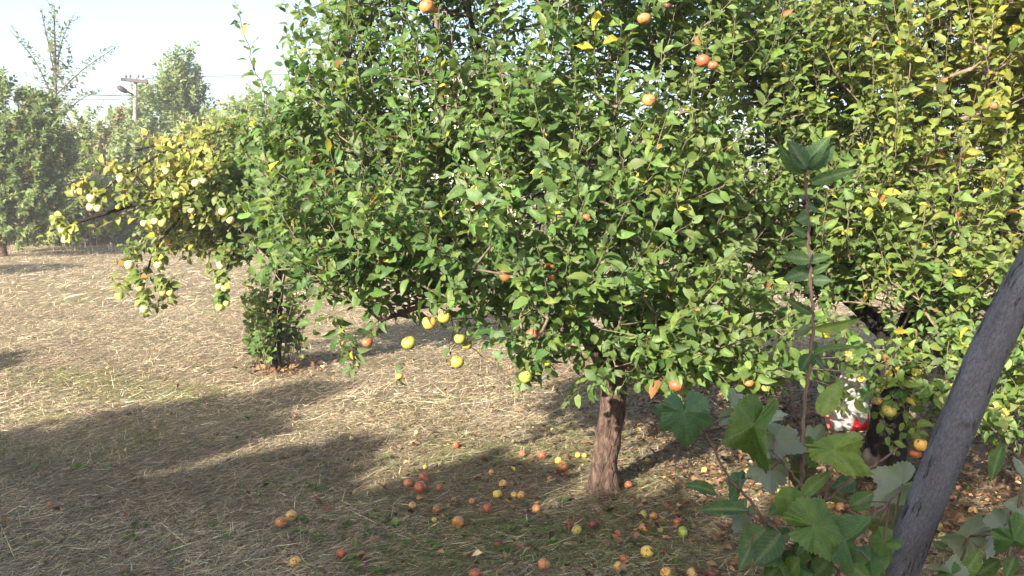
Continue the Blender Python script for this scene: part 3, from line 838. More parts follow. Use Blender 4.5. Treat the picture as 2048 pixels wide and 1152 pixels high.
def far_tree(name, label, px, d, top, rx, ells, n, pal, w, seed, leaf=0.13, up=0.4, slen=(0.4, 0.9), spacing=0.028, extra_limbs=(), group=None, trunk_r=0.12, thr=-0.3, cat='tree', extra=(), fork=0.35, twig_r=0.006, noise_s=0.9, leafmat='leaf_far', long_top=None):
    b = gpt(px, d)
    tz = at(px, top, d)[2]
    tr = np.array([b, b + (0.05, 0, tz * fork * .5), b + (0, 0.05, tz * fork)])
    limbs = [(tr, trunk_r, trunk_r * .7)]
    for k in range(5):
        a = k * 1.256 + seed
        e = b + np.array((math.cos(a) * rx * .6, math.sin(a) * rx * .5, tz * R.uniform(.6, .85)))
        limbs.append((np.array([tr[-1], (tr[-1] + e) / 2 + (0, 0, -.05 * tz), e]), trunk_r * .5, trunk_r * .12))
    limbs += list(extra_limbs)
    return tree(name, label, limbs, ells, n, pal, w, leaf=leaf, slen=slen, spacing=spacing, seed=seed, up=up, tpls=FAR, leafmat=leafmat, thr=thr, group=group,
                trunk_sides=10, cat=cat, extra=extra, twig_r=twig_r, face=(0.4, 1.0), noise_s=noise_s, long_top=long_top, tipcol=(0.13, 0.17, 0.07))

DARKG = [(0.075, 0.12, 0.04), (0.10, 0.15, 0.05), (0.14, 0.18, 0.07), (0.28, 0.25, 0.05), (0.16, 0.09, 0.05)]
PALEG = [(0.17, 0.23, 0.11), (0.21, 0.27, 0.14), (0.14, 0.20, 0.09), (0.24, 0.25, 0.09), (0.2, 0.15, 0.08)]
BROWN = [(0.21, 0.17, 0.10), (0.18, 0.19, 0.09), (0.15, 0.18, 0.08), (0.32, 0.2, 0.12), (0.28, 0.27, 0.1)]
FG = 'trees and bushes along the far orchard edge'
far_tree('plum_tree', 'dense dark green tree at the left edge of the orchard', 10, 27, 140, 2.0,
         [EL(-30, 270, 27, 1.8, 1.2, 1.7), EL(70, 300, 27, 1.0, 1.0, 1.6), EL(40, 420, 27, 1.7, 1.0, .9), EL(-160, 300, 27, 1.4, 1.2, 1.9)], 1500, DARKG, (4, 4, 3, .35, .4), 31, leaf=0.17, up=.8, slen=(.3, .6), group=FG, thr=-.8, spacing=.017)
asp = [(pl((115, 300, 33), (112, 180, 33), (110, 90, 33), (108, 10, 33)), .07, .015), (pl((112, 215, 33), (75, 130, 33), (20, 60, 33)), .03, .01), (pl((112, 190, 33), (165, 140, 33), (235, 92, 33)), .03, .01),
       (pl((113, 240, 33), (160, 200, 33), (205, 180, 33)), .025, .01), (pl((111, 150, 33), (125, 80, 33), (150, 25, 33)), .025, .01), (pl((111, 160, 33), (95, 80, 33), (82, 20, 33)), .025, .01), (pl((113, 265, 33), (160, 250, 33), (200, 212, 33)), .02, .008)]
far_tree('aspen_tree', 'tall sparse aspen with thin spreading branches against the bright sky', 115, 33, 200, 1.2,
         [EL(112, 110, 33, .5, .5, 2.2), EL(112, 220, 33, 1.0, .8, .9), EL(105, 170, 33, .9, .5, .5)], 60, [(0.08, 0.12, 0.07), (0.10, 0.14, 0.09), (0.12, 0.16, 0.08)], (3, 3, 2), 37, leaf=0.18, slen=(.3, .7), spacing=.08, extra_limbs=asp,
         extra=[(a[0] + R.normal(0, .12, a[0].shape), .012, .12, .06) for a in asp[1:] for _ in range(2)] + [(asp[0][0] + R.normal(0, .15, asp[0][0].shape) * k, .02 if k == 0 else .01, .35, .05) for k in (0, 1, 1.8)], group=FG, fork=.75)
far_tree('brown_bush', 'brownish half-bare bush beside the utility pole', 205, 38, 235, 1.6, [EL(200, 330, 38, 1.8, 1.2, 1.8), EL(150, 400, 38, 1.4, 1, 1.0), EL(255, 300, 38, 1.0, 1, 1.5)], 560, BROWN, (3, 3, 2, 2, 1), 41, leaf=.2, group=FG, cat='bush', fork=.2, up=.8)
far_tree('willow_tree', 'tall pale green tree with pointed top right of the utility pole', 360, 39, 120, 2.6, [EL(350, 290, 38, 1.9, 1.6, 2.6), EL(360, 190, 38, .9, .9, 1.7), EL(440, 330, 38, 2.0, 1.5, 2.0), EL(310, 380, 38, 1.6, 1.4, 1.6)], 1000, PALEG, (4, 4, 3, 1, .4), 43, leaf=.2, group=FG, up=.9, slen=(.5, 1.0))
far_tree('leafy_tree', 'pale leafy tree seen between the quince and the apple crown', 520, 35, 190, 2.4, [EL(540, 310, 35, 2.2, 1.5, 2.2), EL(640, 330, 35, 2.2, 1.5, 1.9)], 700, PALEG, (4, 3, 4, 1.2, .4), 47, leaf=.2, group=FG, up=.9, slen=(.5, 1.0))
far_tree('hazel_bush', 'low dark bush under the yellow quince branches', 330, 33, 360, 2.0, [EL(330, 430, 33, 2.6, 1.0, 1.0), EL(450, 440, 33, 2.0, 1.0, .9)], 420, DARKG, (4, 3, 2, .3, .6), 53, leaf=.2, group=FG, cat='bush', fork=.2)
for i, (px, top, lab) in enumerate(((55, 255, 'far hazy tree behind the sparse aspen'), (190, 245, 'far hazy tree behind the brownish bush'), (440, 215, 'far hazy tree behind the yellow quince top'), (800, 250, 'far tree glimpsed under the left half of the apple crown'), (1080, 230, 'far tree glimpsed behind the middle apple trunk'), (1380, 240, 'far tree glimpsed between the two apple trees'), (1700, 220, 'far tree glimpsed behind the dark right trunk'), (2020, 230, 'far tree glimpsed through the right edge foliage'))):
    far_tree('far_tree', lab, px, 33, top, 2.6, [EL(px, 400, 33, 2.9, 1.4, 1.7), EL(px, 310, 33, 2.4, 1.3, 1.4)], 260, PALEG, (3, 3, 4, 1.5, .5), 61 + i, leaf=.2, group=FG, spacing=.03)
for i, (px, d, w, h, pal, lab) in enumerate(((40, 34, 1.9, .9, DARKG, 'low dark bramble bush under the dense tree at the left edge'), (140, 35, 1.7, .8, BROWN, 'low reddish brown bush under the sparse aspen'), (235, 37, 1.8, 1.2, BROWN, 'brownish scrub below the utility pole'),
        (560, 36, 2.0, 1.1, DARKG, 'low dark bush seen behind the quince trunk'), (-60, 33, 2.0, .9, BROWN, 'reddish scrub cut by the left picture edge'))):
    far_tree('bush', lab, px, d, 430, w, [(gpt(px, d) + (0, 0, h), np.array((w, .9, h)), 1.0)], 260, pal, (3, 3, 2, .6, 1), 170 + i, leaf=.19, group=FG, cat='bush', fork=.2, up=.6, slen=(.3, .6))
# off to the left, out of the picture: their shade crosses the turf
for k, (x, y, H, r, lab) in enumerate(((-8.4, 5.5, 2.1, .7, 'low tree left of the picture whose shade crosses the near turf'), (-17.5, 15, 4.6, 1.6, 'tree left of the picture whose shade crosses the far turf'))):
    b = np.array((x, y, 0.0)); tr = np.array([b, b + (0, .03, H * .15), b + (.03, 0, H * .3)])
    tree('plum_tree', lab, [(tr, .1, .08), (np.array([tr[-1], b + (.2, 0, H * .5), b + (.3, .1, H * .75)]), .05, .012)], [(b + (0, 0, H * .62), np.array((r, r, H * .36)), 1.0)], 420, DARKG, (4, 4, 3, .3, .3), leaf=.2, slen=(.2, .35), spacing=.02, seed=190 + k, up=.3, tpls=FAR, leafmat='leaf_far', thr=-5, trunk_sides=10, group='trees out of the picture', shell=.1)
# trees behind the photographer, whose shade lies over the foreground
UX, VX = np.array((math.sin(SUN_AZ), math.cos(SUN_AZ))), np.array((math.cos(SUN_AZ), -math.sin(SUN_AZ)))
def shade_tree(t, s_edge, r, seed, lab, sdist=-6.0, dense=620):
    H = (s_edge - sdist) * math.tan(SUN_EL)
    xy = UX * sdist + VX * t
    b = np.array((xy[0], xy[1], 0.0))
    tr = np.array([b, b + (0, .03, .5), b + (.03, 0, 1.0)])
    limbs = [(tr, .1, .08)] + [(np.array([tr[-1], b + (math.cos(a) * r * .3, math.sin(a) * r * .3, H * .5), b + (math.cos(a) * r * .5, math.sin(a) * r * .5, H * .75)]), .05, .012) for a in (0.4, 1.9, 3.5, 5.1)]
    ells = [(b + (0, 0, H * .55), np.array((r, r, H * .45 - .12)), 1.0), (b + (0, 0, H * .3), np.array((r * 1.05, r * 1.05, H * .3)), 1.0)]
    tree('plum_tree', lab, limbs, ells, dense, DARKG, (4, 4, 3, .3, .3), leaf=.24, slen=(.2, .35), spacing=.014, seed=seed, up=.3, tpls=FAR, leafmat='leaf_far', thr=-5, trunk_sides=10, group='trees behind the photographer', shell=.1)
for k, (t, s, r) in enumerate(((-5.75, 5.5, .95), (-4.2, 4.5, .9), (-3.0, 4.9, .85), (-1.9, 4.55, .8), (-0.6, 6.1, .95), (0.9, 6.4, .95))):
    shade_tree(t, s, r, 80 + k, 'leafy plum tree standing behind the photographer, %s from the left' % ('first', 'second', 'third', 'fourth', 'fifth', 'sixth')[k])

# ------------------------------------------------------------------ fallen leaves and green weeds
def litter():
    global R
    R = np.random.default_rng(5)
    parts = []
    def curl(n, x, y, size, col, lift=0.012, tilt=0.45):
        P = np.stack([x, y, gz(x, y) + R.uniform(0.008, lift + 0.01, n)], -1)
        az = R.uniform(0, 6.28, n)
        A = np.stack([np.cos(az), np.sin(az), R.normal(0, tilt * 0.6, n)], -1)
        Nn = np.stack([R.normal(0, tilt, n), R.normal(0, tilt, n), np.ones(n)], -1)
        tp = [leaf_template(1.0, -0.35, 0.62, 0.6, 0.1, 2), leaf_template(-0.8, 0.3, 0.5, -0.7, 0.1, 2), leaf_template(0.5, 0.5, 0.66, 0.9, 0.1, 2)]
        return instance_leaves(tp, P, A, Nn, size, col)
    BR = [(0.20, 0.11, 0.055), (0.13, 0.07, 0.038), (0.27, 0.165, 0.085), (0.09, 0.055, 0.035), (0.36, 0.26, 0.15)]
    n = 66000
    x = R.uniform(-2.5, 5.5, n); y = R.uniform(3.3, 9.5, n)
    w = 1 / (1 + np.exp(-(x - 1.0 - 0.1 * (y - 5)) * 2.6)) + 0.10 * (x > -1.2)
    w *= 0.75 + 0.35 * vnoise(np.stack([x, y, x * 0], -1), 2.2, 4)
    k = R.uniform(0, 1, n) < w * 0.75
    x, y = x[k], y[k]; n = len(x)
    parts.append(curl(n, x, y, R.uniform(0.022, 0.06, n), pick(BR, (4, 4, 2, 3, .8), n, 0.3), 0.045))
    n = 700   # thin scatter on the open turf, a few still yellow
    x, y = scatter_xy(n, 3.4, 13, 1.0)
    parts.append(curl(n, x, y, R.uniform(0.03, 0.065, n), pick(BR + [(0.5, 0.42, 0.08)], (4, 2, 3, 1, 2, .7), n, 0.25), 0.03))
    n = 260   # heap round the quince foot
    a = R.uniform(0, 6.28, n); rr = np.abs(R.normal(0, 0.30, n)) * (1 + .7 * np.sin(a + 1))
    parts.append(curl(n, gq[0] + rr * np.cos(a), gq[1] + rr * np.sin(a), R.uniform(0.05, 0.09, n), pick(BR, (4, 2, 3, 1, 1), n), 0.08, 0.8))
    V, Q, T, C = join(parts)
    link('fallen_leaves', mesh_np('fallen_leaves', V, Q, T, True, C), mat=M['litter'], kind='stuff', label='curled brown fallen leaves strewn under the apple trees', cat='leaves')
    # weeds: rosettes of small green leaves
    spots = []
    for (px, py, k, sp) in ((790, 1060, 26, .35), (880, 1100, 22, .4), (700, 1070, 10, .3), (640, 1000, 6, .4), (1000, 1080, 8, .3), (1060, 1000, 8, .3), (820, 940, 8, .25), (950, 1130, 8, .3), (1310, 1050, 8, .2),
                            (1200, 1090, 6, .4), (240, 1130, 8, .5), (160, 950, 7, .5), (420, 900, 8, .5), (500, 1110, 8, .4), (1930, 1000, 10, .3), (1860, 1140, 8, .4), (1420, 1130, 5, .3), (560, 850, 6, .6), (350, 720, 8, .9), (1080, 1120, 8, .3)):
        g = ground_at(px, py)
        for _ in range(k):
            spots.append((g[0] + R.normal(0, sp), g[1] + R.normal(0, sp * .5)))
    P, A, Nn, S = [], [], [], []
    for (x, y) in spots:
        if y < 3.2: continue
        m = R.integers(4, 9); sz = R.uniform(0.018, 0.045)
        for j in range(m):
            a = 2.4 * j + R.uniform(0, .8); el = R.uniform(0.1, 1.2)
            P.append((x + R.normal(0, .012), y + R.normal(0, .012), float(gz(x, y)) + R.uniform(0, .02)))
            A.append((math.cos(a) * math.cos(el), math.sin(a) * math.cos(el), math.sin(el)))
            Nn.append((-math.cos(a) * .5, -math.sin(a) * .5, 1)); S.append(sz * R.uniform(.6, 1.3))
    P, A, Nn, S = map(np.array, (P, A, Nn, S))
    C = pick([(0.10, 0.18, 0.05), (0.14, 0.21, 0.06), (0.08, 0.14, 0.04)], (3, 2, 2), len(P))
    V, Q, T, C = instance_leaves(ROUND, P, A, Nn, S, C)
    link('weeds', mesh_np('weeds', V, Q, T, True, C), mat=M['leaf'], kind='stuff', label='low green weeds sprouting through the dry grass', cat='weeds')
litter()

# ------------------------------------------------------------------ fruit
def fruit_mesh(name, lump, seed, taller=0.92, pear=0.0):
    nu, nv = 20, 13
    V = []
    th = np.linspace(0.0, math.pi, nv)
    for t in th:
        r = math.sin(t) ** 0.9 if 0 < t < math.pi else 0.0
        z = math.cos(t) * taller
        z -= 0.30 * math.exp(-(t / 0.34) ** 2) * taller          # stalk dimple
        z += 0.20 * math.exp(-((math.pi - t) / 0.30) ** 2) * taller
        r *= 1 + 0.10 * math.cos(t) - pear * max(0, -math.cos(t)) * 0.4
        for k in range(nu):
            a = 2 * math.pi * k / nu
            q = 1 + lump * 0.5 * math.sin(5 * a) * max(0, -math.cos(t)) + lump * math.sin(a + seed) * math.sin(t)
            V.append((r * q * math.cos(a), r * q * math.sin(a), z))
    i = np.arange(nv - 1)[:, None] * nu; j = np.arange(nu)[None]; jn = (j + 1) % nu
    Q = np.stack([i + j, i + nu + j, i + nu + jn, i + jn], -1).reshape(-1, 4)
    return mesh_np(name, np.array(V), Q)
def fruit_mat(name, rough, spec, blush):
    m, nt, out = mat_new(name)
    oi = N(nt, 'ShaderNodeObjectInfo')
    tc = N(nt, 'ShaderNodeTexCoord')
    n = noise(nt, 1.6, 3, 0.55, tc.outputs['Object']); sp = noise(nt, 16, 3, 0.6, tc.outputs['Object'])
    st = N(nt, 'ShaderNodeMapping'); st.inputs['Scale'].default_value = (7, 7, 0.9); nt.links.new(tc.outputs['Object'], st.inputs[0])
    stripe = noise(nt, 1.0, 3, 0.6, st.outputs[0])
    ad = N(nt, 'ShaderNodeMath', operation='ADD'); nt.links.new(n, ad.inputs[0]); nt.links.new(oi.outputs['Alpha'], ad.inputs[1])
    ad2 = N(nt, 'ShaderNodeMath', operation='MULTIPLY_ADD'); ad2.inputs[1].default_value = 0.35; nt.links.new(stripe, ad2.inputs[0]); nt.links.new(ad.outputs[0], ad2.inputs[2])
    f = ramp(nt, ad2.outputs[0], [(0.92, (0, 0, 0)), (1.25, (0.85, 0.85, 0.85))])
    col = mixrgb(nt, oi.outputs['Color'], blush, f)
    col = mixrgb(nt, col, ramp(nt, sp, [(0.3, (0.82, 0.8, 0.78)), (0.62, (1.1, 1.1, 1.05))]), 1.0, 'MULTIPLY')
    br = ramp(nt, noise(nt, 2.3, 2, 0.5, tc.outputs['Object']), [(0.60, (0, 0, 0)), (0.66, (1, 1, 1))])
    col = mixrgb(nt, col, (0.11, 0.058, 0.03), br)
    p = principled(nt, rough, spec); nt.links.new(col, p.inputs['Base Color'])
    p.inputs['Subsurface Weight'].default_value = 0.0
    nt.links.new(p.outputs[0], out.inputs[0])
    return m
M['apple'] = fruit_mat('apple_skin', 0.38, 0.4, (0.44, 0.10, 0.045))
M['quince'] = fruit_mat('quince_skin', 0.65, 0.2, (0.5, 0.45, 0.12))
M['stalk'] = simple_mat('fruit_stalk', (0.10, 0.065, 0.04), 0.8)
AP = [fruit_mesh('apple', 0.06, 1, .9), fruit_mesh('apple', 0.12, 3, .8), fruit_mesh('apple', 0.08, 5, .98)]
QU = [fruit_mesh('quince', 0.05, 2, 1.02, .2), fruit_mesh('quince', 0.08, 4, .95, .1)]
for me in AP: me.materials.append(M['apple'])
for me in QU: me.materials.append(M['quince'])
v_, q_ = tubes([np.array([(0, 0, .55), (.03, 0, .9), (.12, .02, 1.35)])], [np.array((.05, .045, .06))], 5)
STALK = mesh_np('stalk', v_, q_); STALK.materials.append(M['stalk'])
CLR = {'red': (0.30, 0.10, 0.055, .30), 'dred': (0.13, 0.04, 0.03, .1), 'orange': (0.44, 0.21, 0.075, .2), 'rust': (0.30, 0.13, 0.06, .2), 'tan': (0.52, 0.32, 0.12, .12), 'yellow': (0.62, 0.45, 0.085, .0),
       'gold': (0.60, 0.36, 0.08, .08), 'green': (0.30, 0.36, 0.06, -.2), 'lime': (0.38, 0.36, 0.07, -.1), 'olive': (0.36, 0.32, 0.08, -.1), 'pale': (0.56, 0.52, 0.24, -.2), 'pgreen': (0.42, 0.46, 0.14, -.3)}
rf = random.Random(3)
def fruit(kind, px, py, dia, clr, label, group, d=None, sink=0.30):
    me = (AP if kind == 'apple' else QU)[rf.randrange(3 if kind == 'apple' else 2)]
    if d is None:
        g = ground_at(px, py + dia * 0.42)
        r = dia / 2 * g[1] / F * 1.0
        loc = (g[0], g[1], float(gz(g[0], g[1])) + r * (1 - sink) + 0.012)
        rot = (rf.uniform(0.3, 2.6), rf.uniform(-.5, .5), rf.uniform(0, 6.28))
    else:
        p = at(px, py, d); r = dia / 2 * d / F * 1.08; loc = tuple(p); rot = (rf.uniform(-.3, .3), rf.uniform(-.3, .3), rf.uniform(0, 6.28))
    o = link(kind, me, label=label, cat=kind, group=group)
    o.location = loc; o.rotation_euler = rot; o.scale = (r, r, r)
    o.color = CLR[clr]
    s = link('stalk', STALK, o)
    return o
for a in TREE_APPLES: fruit('apple', a[0], a[1], a[2], a[3], a[5], 'apples hanging on the middle tree', a[4])
for a in RIGHT_APPLES: fruit('apple', a[0], a[1], a[2], a[3], a[5], 'apples hanging on the right tree', a[4])
for k, a in enumerate(QUINCES):
    dd = quince_depth(a)
    fruit('quince', a[0], a[1], a[2], a[3], a[4], 'quinces hanging on the tree', dd)
GROUND = [
    (562, 1047, 24, 'orange', 'orange apple, left of a touching pair on the turf at the left'), (583, 1033, 24, 'tan', 'tan apple, right of a touching pair on the turf at the left'),
    (590, 1127, 24, 'gold', 'golden brown apple at the lower left, in front of the touching pair'), (682, 1109, 23, 'red', 'dull red apple in the grass at the bottom, left of the green weeds'), (724, 1113, 14, 'rust', 'small rust coloured apple beside the dull red one at the bottom'),
    (100, 1013, 14, 'red', 'small red apple alone at the far left of the shaded turf'), (591, 834, 9, 'red', 'tiny red apple alone on the turf in front of the quince'),
    (839, 976, 25, 'red', 'large red apple in front of the red cluster left of the trunk'), (848, 955, 20, 'red', 'red apple at the back of the red cluster left of the trunk'), (816, 969, 18, 'orange', 'orange red apple at the left of the red cluster'),
    (878, 979, 13, 'red', 'small red apple right of the red cluster'), (825, 1013, 16, 'tan', 'tan apple below the red cluster'), (873, 1022, 18, 'rust', 'flattened rust apple above the small yellow windfall'),
    (868, 1043, 11, 'yellow', 'small yellow apple left of the big orange windfall'), (916, 1046, 26, 'orange', 'big orange tan apple with brown underside in the middle of the turf'), (945, 1005, 15, 'rust', 'brownish red apple left of the red orange one'),
    (975, 1019, 20, 'red', 'red orange apple between two green weed tufts'), (994, 991, 19, 'yellow', 'yellow apple with dark eye, in the middle of the turf'), (1007, 970, 17, 'tan', 'tan apple just behind the yellow one with dark eye'),
    (1042, 993, 17, 'tan', 'tan apple lying against a yellow leaf'), (1028, 992, 13, 'yellow', 'small yellow apple touching the tan one left of the trunk'), (982, 947, 12, 'tan', 'small tan apple behind the others in the middle of the turf'),
    (1072, 1019, 19, 'orange', 'orange red apple in front of the trunk, to its left'), (1125, 934, 22, 'orange', 'orange tan apple, front one of a touching pair near the trunk'), (1117, 923, 15, 'yellow', 'sunlit yellow apple, back one of a touching pair near the trunk'),
    (1155, 913, 11, 'yellow', 'left small yellow apple of two close to the left side of the trunk'), (1169, 914, 11, 'yellow', 'right small yellow apple of two close to the left side of the trunk'), (1084, 913, 17, 'red', 'red apple at the shade edge left of the trunk'),
    (1044, 908, 14, 'red', 'small red apple at the shade edge, left of the other red one'), (1100, 960, 12, 'orange', 'small orange apple in shade left of the trunk foot'), (1112, 946, 13, 'dred', 'dark red apple in shade behind the small orange one'), (1127, 952, 12, 'dred', 'small dark red apple in shade nearest the trunk foot'),
    (912, 892, 15, 'red', 'small red orange apple on the sunlit turf'), (833, 867, 10, 'pale', 'pale yellow small apple alone on the sunlit turf'), (850, 937, 9, 'yellow', 'tiny yellow apple behind the red cluster'), (703, 879, 9, 'yellow', 'tiny yellow apple on the shade edge at the left'),
    (967, 918, 13, 'dred', 'small dark red apple in dry leaves on the shade edge'), (1088, 1131, 27, 'orange', 'big orange brown apple at the bottom edge of the picture, middle'), (949, 1150, 25, 'red', 'red apple cut by the bottom edge of the picture'),
    (998, 1091, 20, 'dred', 'dark red half rotten apple behind the big bottom orange one'), (1153, 1063, 22, 'olive', 'olive yellow apple beside two dark red ones'), (1186, 1050, 23, 'dred', 'dark red apple in front of the trunk foot'), (1138, 1057, 15, 'dred', 'small dark red apple left of the olive yellow one'),
    (1236, 1136, 22, 'tan', 'tan apple at the bottom edge, under a pinkish red one'), (1248, 1121, 20, 'red', 'pinkish red apple touching the tan one at the bottom'), (1293, 1107, 27, 'yellow', 'large clear yellow apple at the bottom, right of the trunk'),
    (1234, 1071, 19, 'rust', 'dull red brown apple in front of the trunk, to its right'), (1287, 1060, 21, 'orange', 'orange red apple behind the large clear yellow one'), (1306, 1034, 17, 'orange', 'orange apple, right of a pair at the shade edge'), (1287, 1031, 19, 'olive', 'greenish tan apple, left of a pair at the shade edge'),
    (1257, 972, 17, 'red', 'red apple close to the right side of the trunk foot'), (1355, 1046, 19, 'red', 'red and yellow apple just behind the green one'), (1365, 1066, 24, 'green', 'bright green apple on the turf right of the trunk'), (1321, 1063, 13, 'olive', 'small olive apple half sunk in grass left of the green one'),
    (1332, 1150, 24, 'gold', 'golden apple cut by the bottom edge, right of the trunk'), (1384, 1149, 25, 'tan', 'tan apple cut by the bottom edge, right of the golden one'), (1422, 1151, 24, 'dred', 'dull dark red apple cut by the bottom edge'), (1478, 1121, 19, 'red', 'red apple in the grass near the lowest vine leaves'),
    (1408, 943, 14, 'yellow', 'small yellow apple on the sunlit litter under the heart shaped vine leaf'), (1294, 925, 13, 'olive', 'olive apple in shade just right of the trunk'), (1536, 934, 15, 'yellow', 'bright yellow apple seen under the big green vine leaf'), (1462, 885, 14, 'yellow', 'small yellow apple left of the big green vine leaf'),
    (1556, 1005, 17, 'orange', 'orange apple seen left of the vine stem low down'), (1680, 1018, 21, 'orange', 'orange apple on brown litter right of the sapling stem'), (1660, 1011, 19, 'yellow', 'hollowed yellow apple left of the orange one on brown litter'), (1730, 1045, 19, 'tan', 'tan apple on brown litter left of the leaning trunk'),
    (1505, 1086, 17, 'yellow', 'yellow apple half hidden by the low left vine leaves'), (1655, 1117, 16, 'orange', 'orange apple at the bottom below the biggest vine leaf'), (1563, 1126, 16, 'red', 'red apple at the bottom left of the vine stem'),
    (1945, 1024, 19, 'tan', 'brown and yellow halved apple on litter right of the leaning trunk'), (1884, 1075, 19, 'lime', 'yellow green apple low down right of the leaning trunk'), (1876, 1054, 17, 'lime', 'yellow green apple touching the right side of the leaning trunk'), (1908, 1081, 17, 'orange', 'orange apple low down right of the leaning trunk'),
    (1427, 858, 12, 'olive', 'small olive apple on dark litter behind the heart shaped vine leaf'), (1440, 962, 14, 'dred', 'dark red apple in the shade patch under the vine'),
]
for a in GROUND: fruit('apple', a[0], a[1], a[2], a[3], a[4], 'windfall apples on the ground')

# ------------------------------------------------------------------ leaning foreground trunk
def leaning_trunk():
    d = 1.6
    P = np.array([(0.85, 1.62, 0.0)]) * 0
    b = at(1640, 2270, d); b[2] = 0
    P = np.vstack([b, at(1700, 1750, d), at(1752, 1330, d), pl((1798, 1152, d), (1872, 955, d), (1922, 835, d), (1983, 690, d), (2062, 540, d + .02), (2150, 400, d + .04), (2260, 180, d + .06), (2330, -80, d + .1))])
    S = smooth_path(P, 22)
    n = len(S); sides = 64
    arc = np.concatenate([[0], np.cumsum(np.linalg.norm(np.diff(S, axis=0), axis=1))])
    r = np.interp(arc, [0, .15, arc[-1]], [.058, .0385, .031])
    V, Q = tubes([S], [r], sides)
    ctr = np.repeat(S, sides, 0)
    ang = np.tile(np.linspace(0, 2 * math.pi, sides, endpoint=False), n)
    uvw = np.stack([np.cos(ang) * .04, np.sin(ang) * .04, np.repeat(arc, sides)], -1)
    off = 0.045 * vnoise(uvw * (1, 1, .25), 30, 2) + 0.02 * vnoise(uvw, 120, 3)
    # knots and fissures: raised buds and narrow splits along the stem
    for (px, py, h, w) in ((1935, 840, .5, .010), (1812, 1000, .4, .008), (1990, 1130, .3, .008), (1850, 1060, .2, .008)):
        kp = at(px, py, d - .035)
        dist = np.linalg.norm(V - kp, axis=1)
        off += h * np.exp(-(dist / w) ** 2) * 0.5
    V = ctr + (V - ctr) * (1 + off)[:, None]
    me = mesh_np('trunk', V - b, Q)
    at_ = me.attributes.new('bark', 'FLOAT_VECTOR', 'POINT'); at_.data.foreach_set('vector', uvw.astype(np.float32).ravel())
    m, nt, out = mat_new('smooth_grey_bark')
    A = N(nt, 'ShaderNodeAttribute', attribute_name='bark')
    def mp(s):
        q = N(nt, 'ShaderNodeMapping'); q.inputs['Scale'].default_value = s; nt.links.new(A.outputs['Vector'], q.inputs[0]); return q.outputs[0]
    n1 = noise(nt, 230, 6, .75, mp((1, 1, .5))); n2 = noise(nt, 22, 5, .65, mp((1, 1, .35))); n3 = noise(nt, 420, 3, .7, mp((1, 1, .8)))
    col = ramp(nt, n1, [(.30, (.062, .062, .070)), (.5, (.105, .107, .122)), (.70, (.175, .18, .20))])
    col = mixrgb(nt, col, ramp(nt, n2, [(.3, (.7, .68, .68)), (.7, (1.2, 1.2, 1.25))]), 1.0, 'MULTIPLY')
    spk = ramp(nt, n3, [(.62, (0, 0, 0)), (.70, (1, 1, 1))])
    col = mixrgb(nt, col, (.30, .295, .31), mixrgb(nt, (0, 0, 0), (.5, .5, .5), spk))
    c = noise(nt, 30, 5, .65, mp((1, 1, .12)), 1.6)
    sb = N(nt, 'ShaderNodeMath', operation='SUBTRACT'); sb.inputs[1].default_value = .5; nt.links.new(c, sb.inputs[0])
    ab = N(nt, 'ShaderNodeMath', operation='ABSOLUTE'); nt.links.new(sb.outputs[0], ab.inputs[0])
    line = ramp(nt, ab.outputs[0], [(.010, (1, 1, 1)), (.022, (0, 0, 0))])
    mask = ramp(nt, noise(nt, 22, 2, .5, mp((1, 1, .6))), [(.52, (0, 0, 0)), (.56, (1, 1, 1))])
    crack = mixrgb(nt, (0, 0, 0), line, mask)
    col = mixrgb(nt, col, (.02, .018, .018), crack)
    h = N(nt, 'ShaderNodeMath', operation='MULTIPLY_ADD'); h.inputs[1].default_value = -1.2; nt.links.new(crack, h.inputs[0]); nt.links.new(n1, h.inputs[2])
    bp = N(nt, 'ShaderNodeBump'); bp.inputs['Strength'].default_value = .8; bp.inputs['Distance'].default_value = .004
    nt.links.new(h.outputs[0], bp.inputs['Height'])
    p = principled(nt, .8, .3); nt.links.new(col, p.inputs['Base Color']); nt.links.new(bp.outputs[0], p.inputs['Normal']); nt.links.new(p.outputs[0], out.inputs[0])
    root = bpy.data.objects.new('young_tree', None); COL.objects.link(root); root.location = tuple(b)
    root['label'] = 'leaning smooth grey tree trunk close by at the lower right'; root['category'] = 'tree'
    link('trunk', me, root, m)
    # crown above and beside the frame
    top = S[-1]
    global R
    R = np.random.default_rng(77)
    n = 160
    LP = top + R.normal(0, .35, (n, 3)) + (.55, .1, .55)
    Vf, Qf, Tf, Cf = instance_leaves(APPLE, LP, R.normal(0, 1, (n, 3)), R.normal(0, .4, (n, 3)) + (0, 0, 1), R.uniform(.06, .1, n), pick(GREEN, (4, 4, 3, 2, .1, .1), n))
    link('crown', mesh_np('crown', Vf - b, Qf, Tf, True, Cf), root, M['leaf'], kind='stuff')
    V, Q = tubes([np.array([top, top + (.3, .05, .4), top + (.8, .15, .9)]), np.array([top, top + (.4, -.05, .3), top + (.9, -.1, .6)])], [np.array((.03, .02, .006))] * 2, 8)
    link('branch', mesh_np('branch', V - b, Q), root, m)
leaning_trunk()

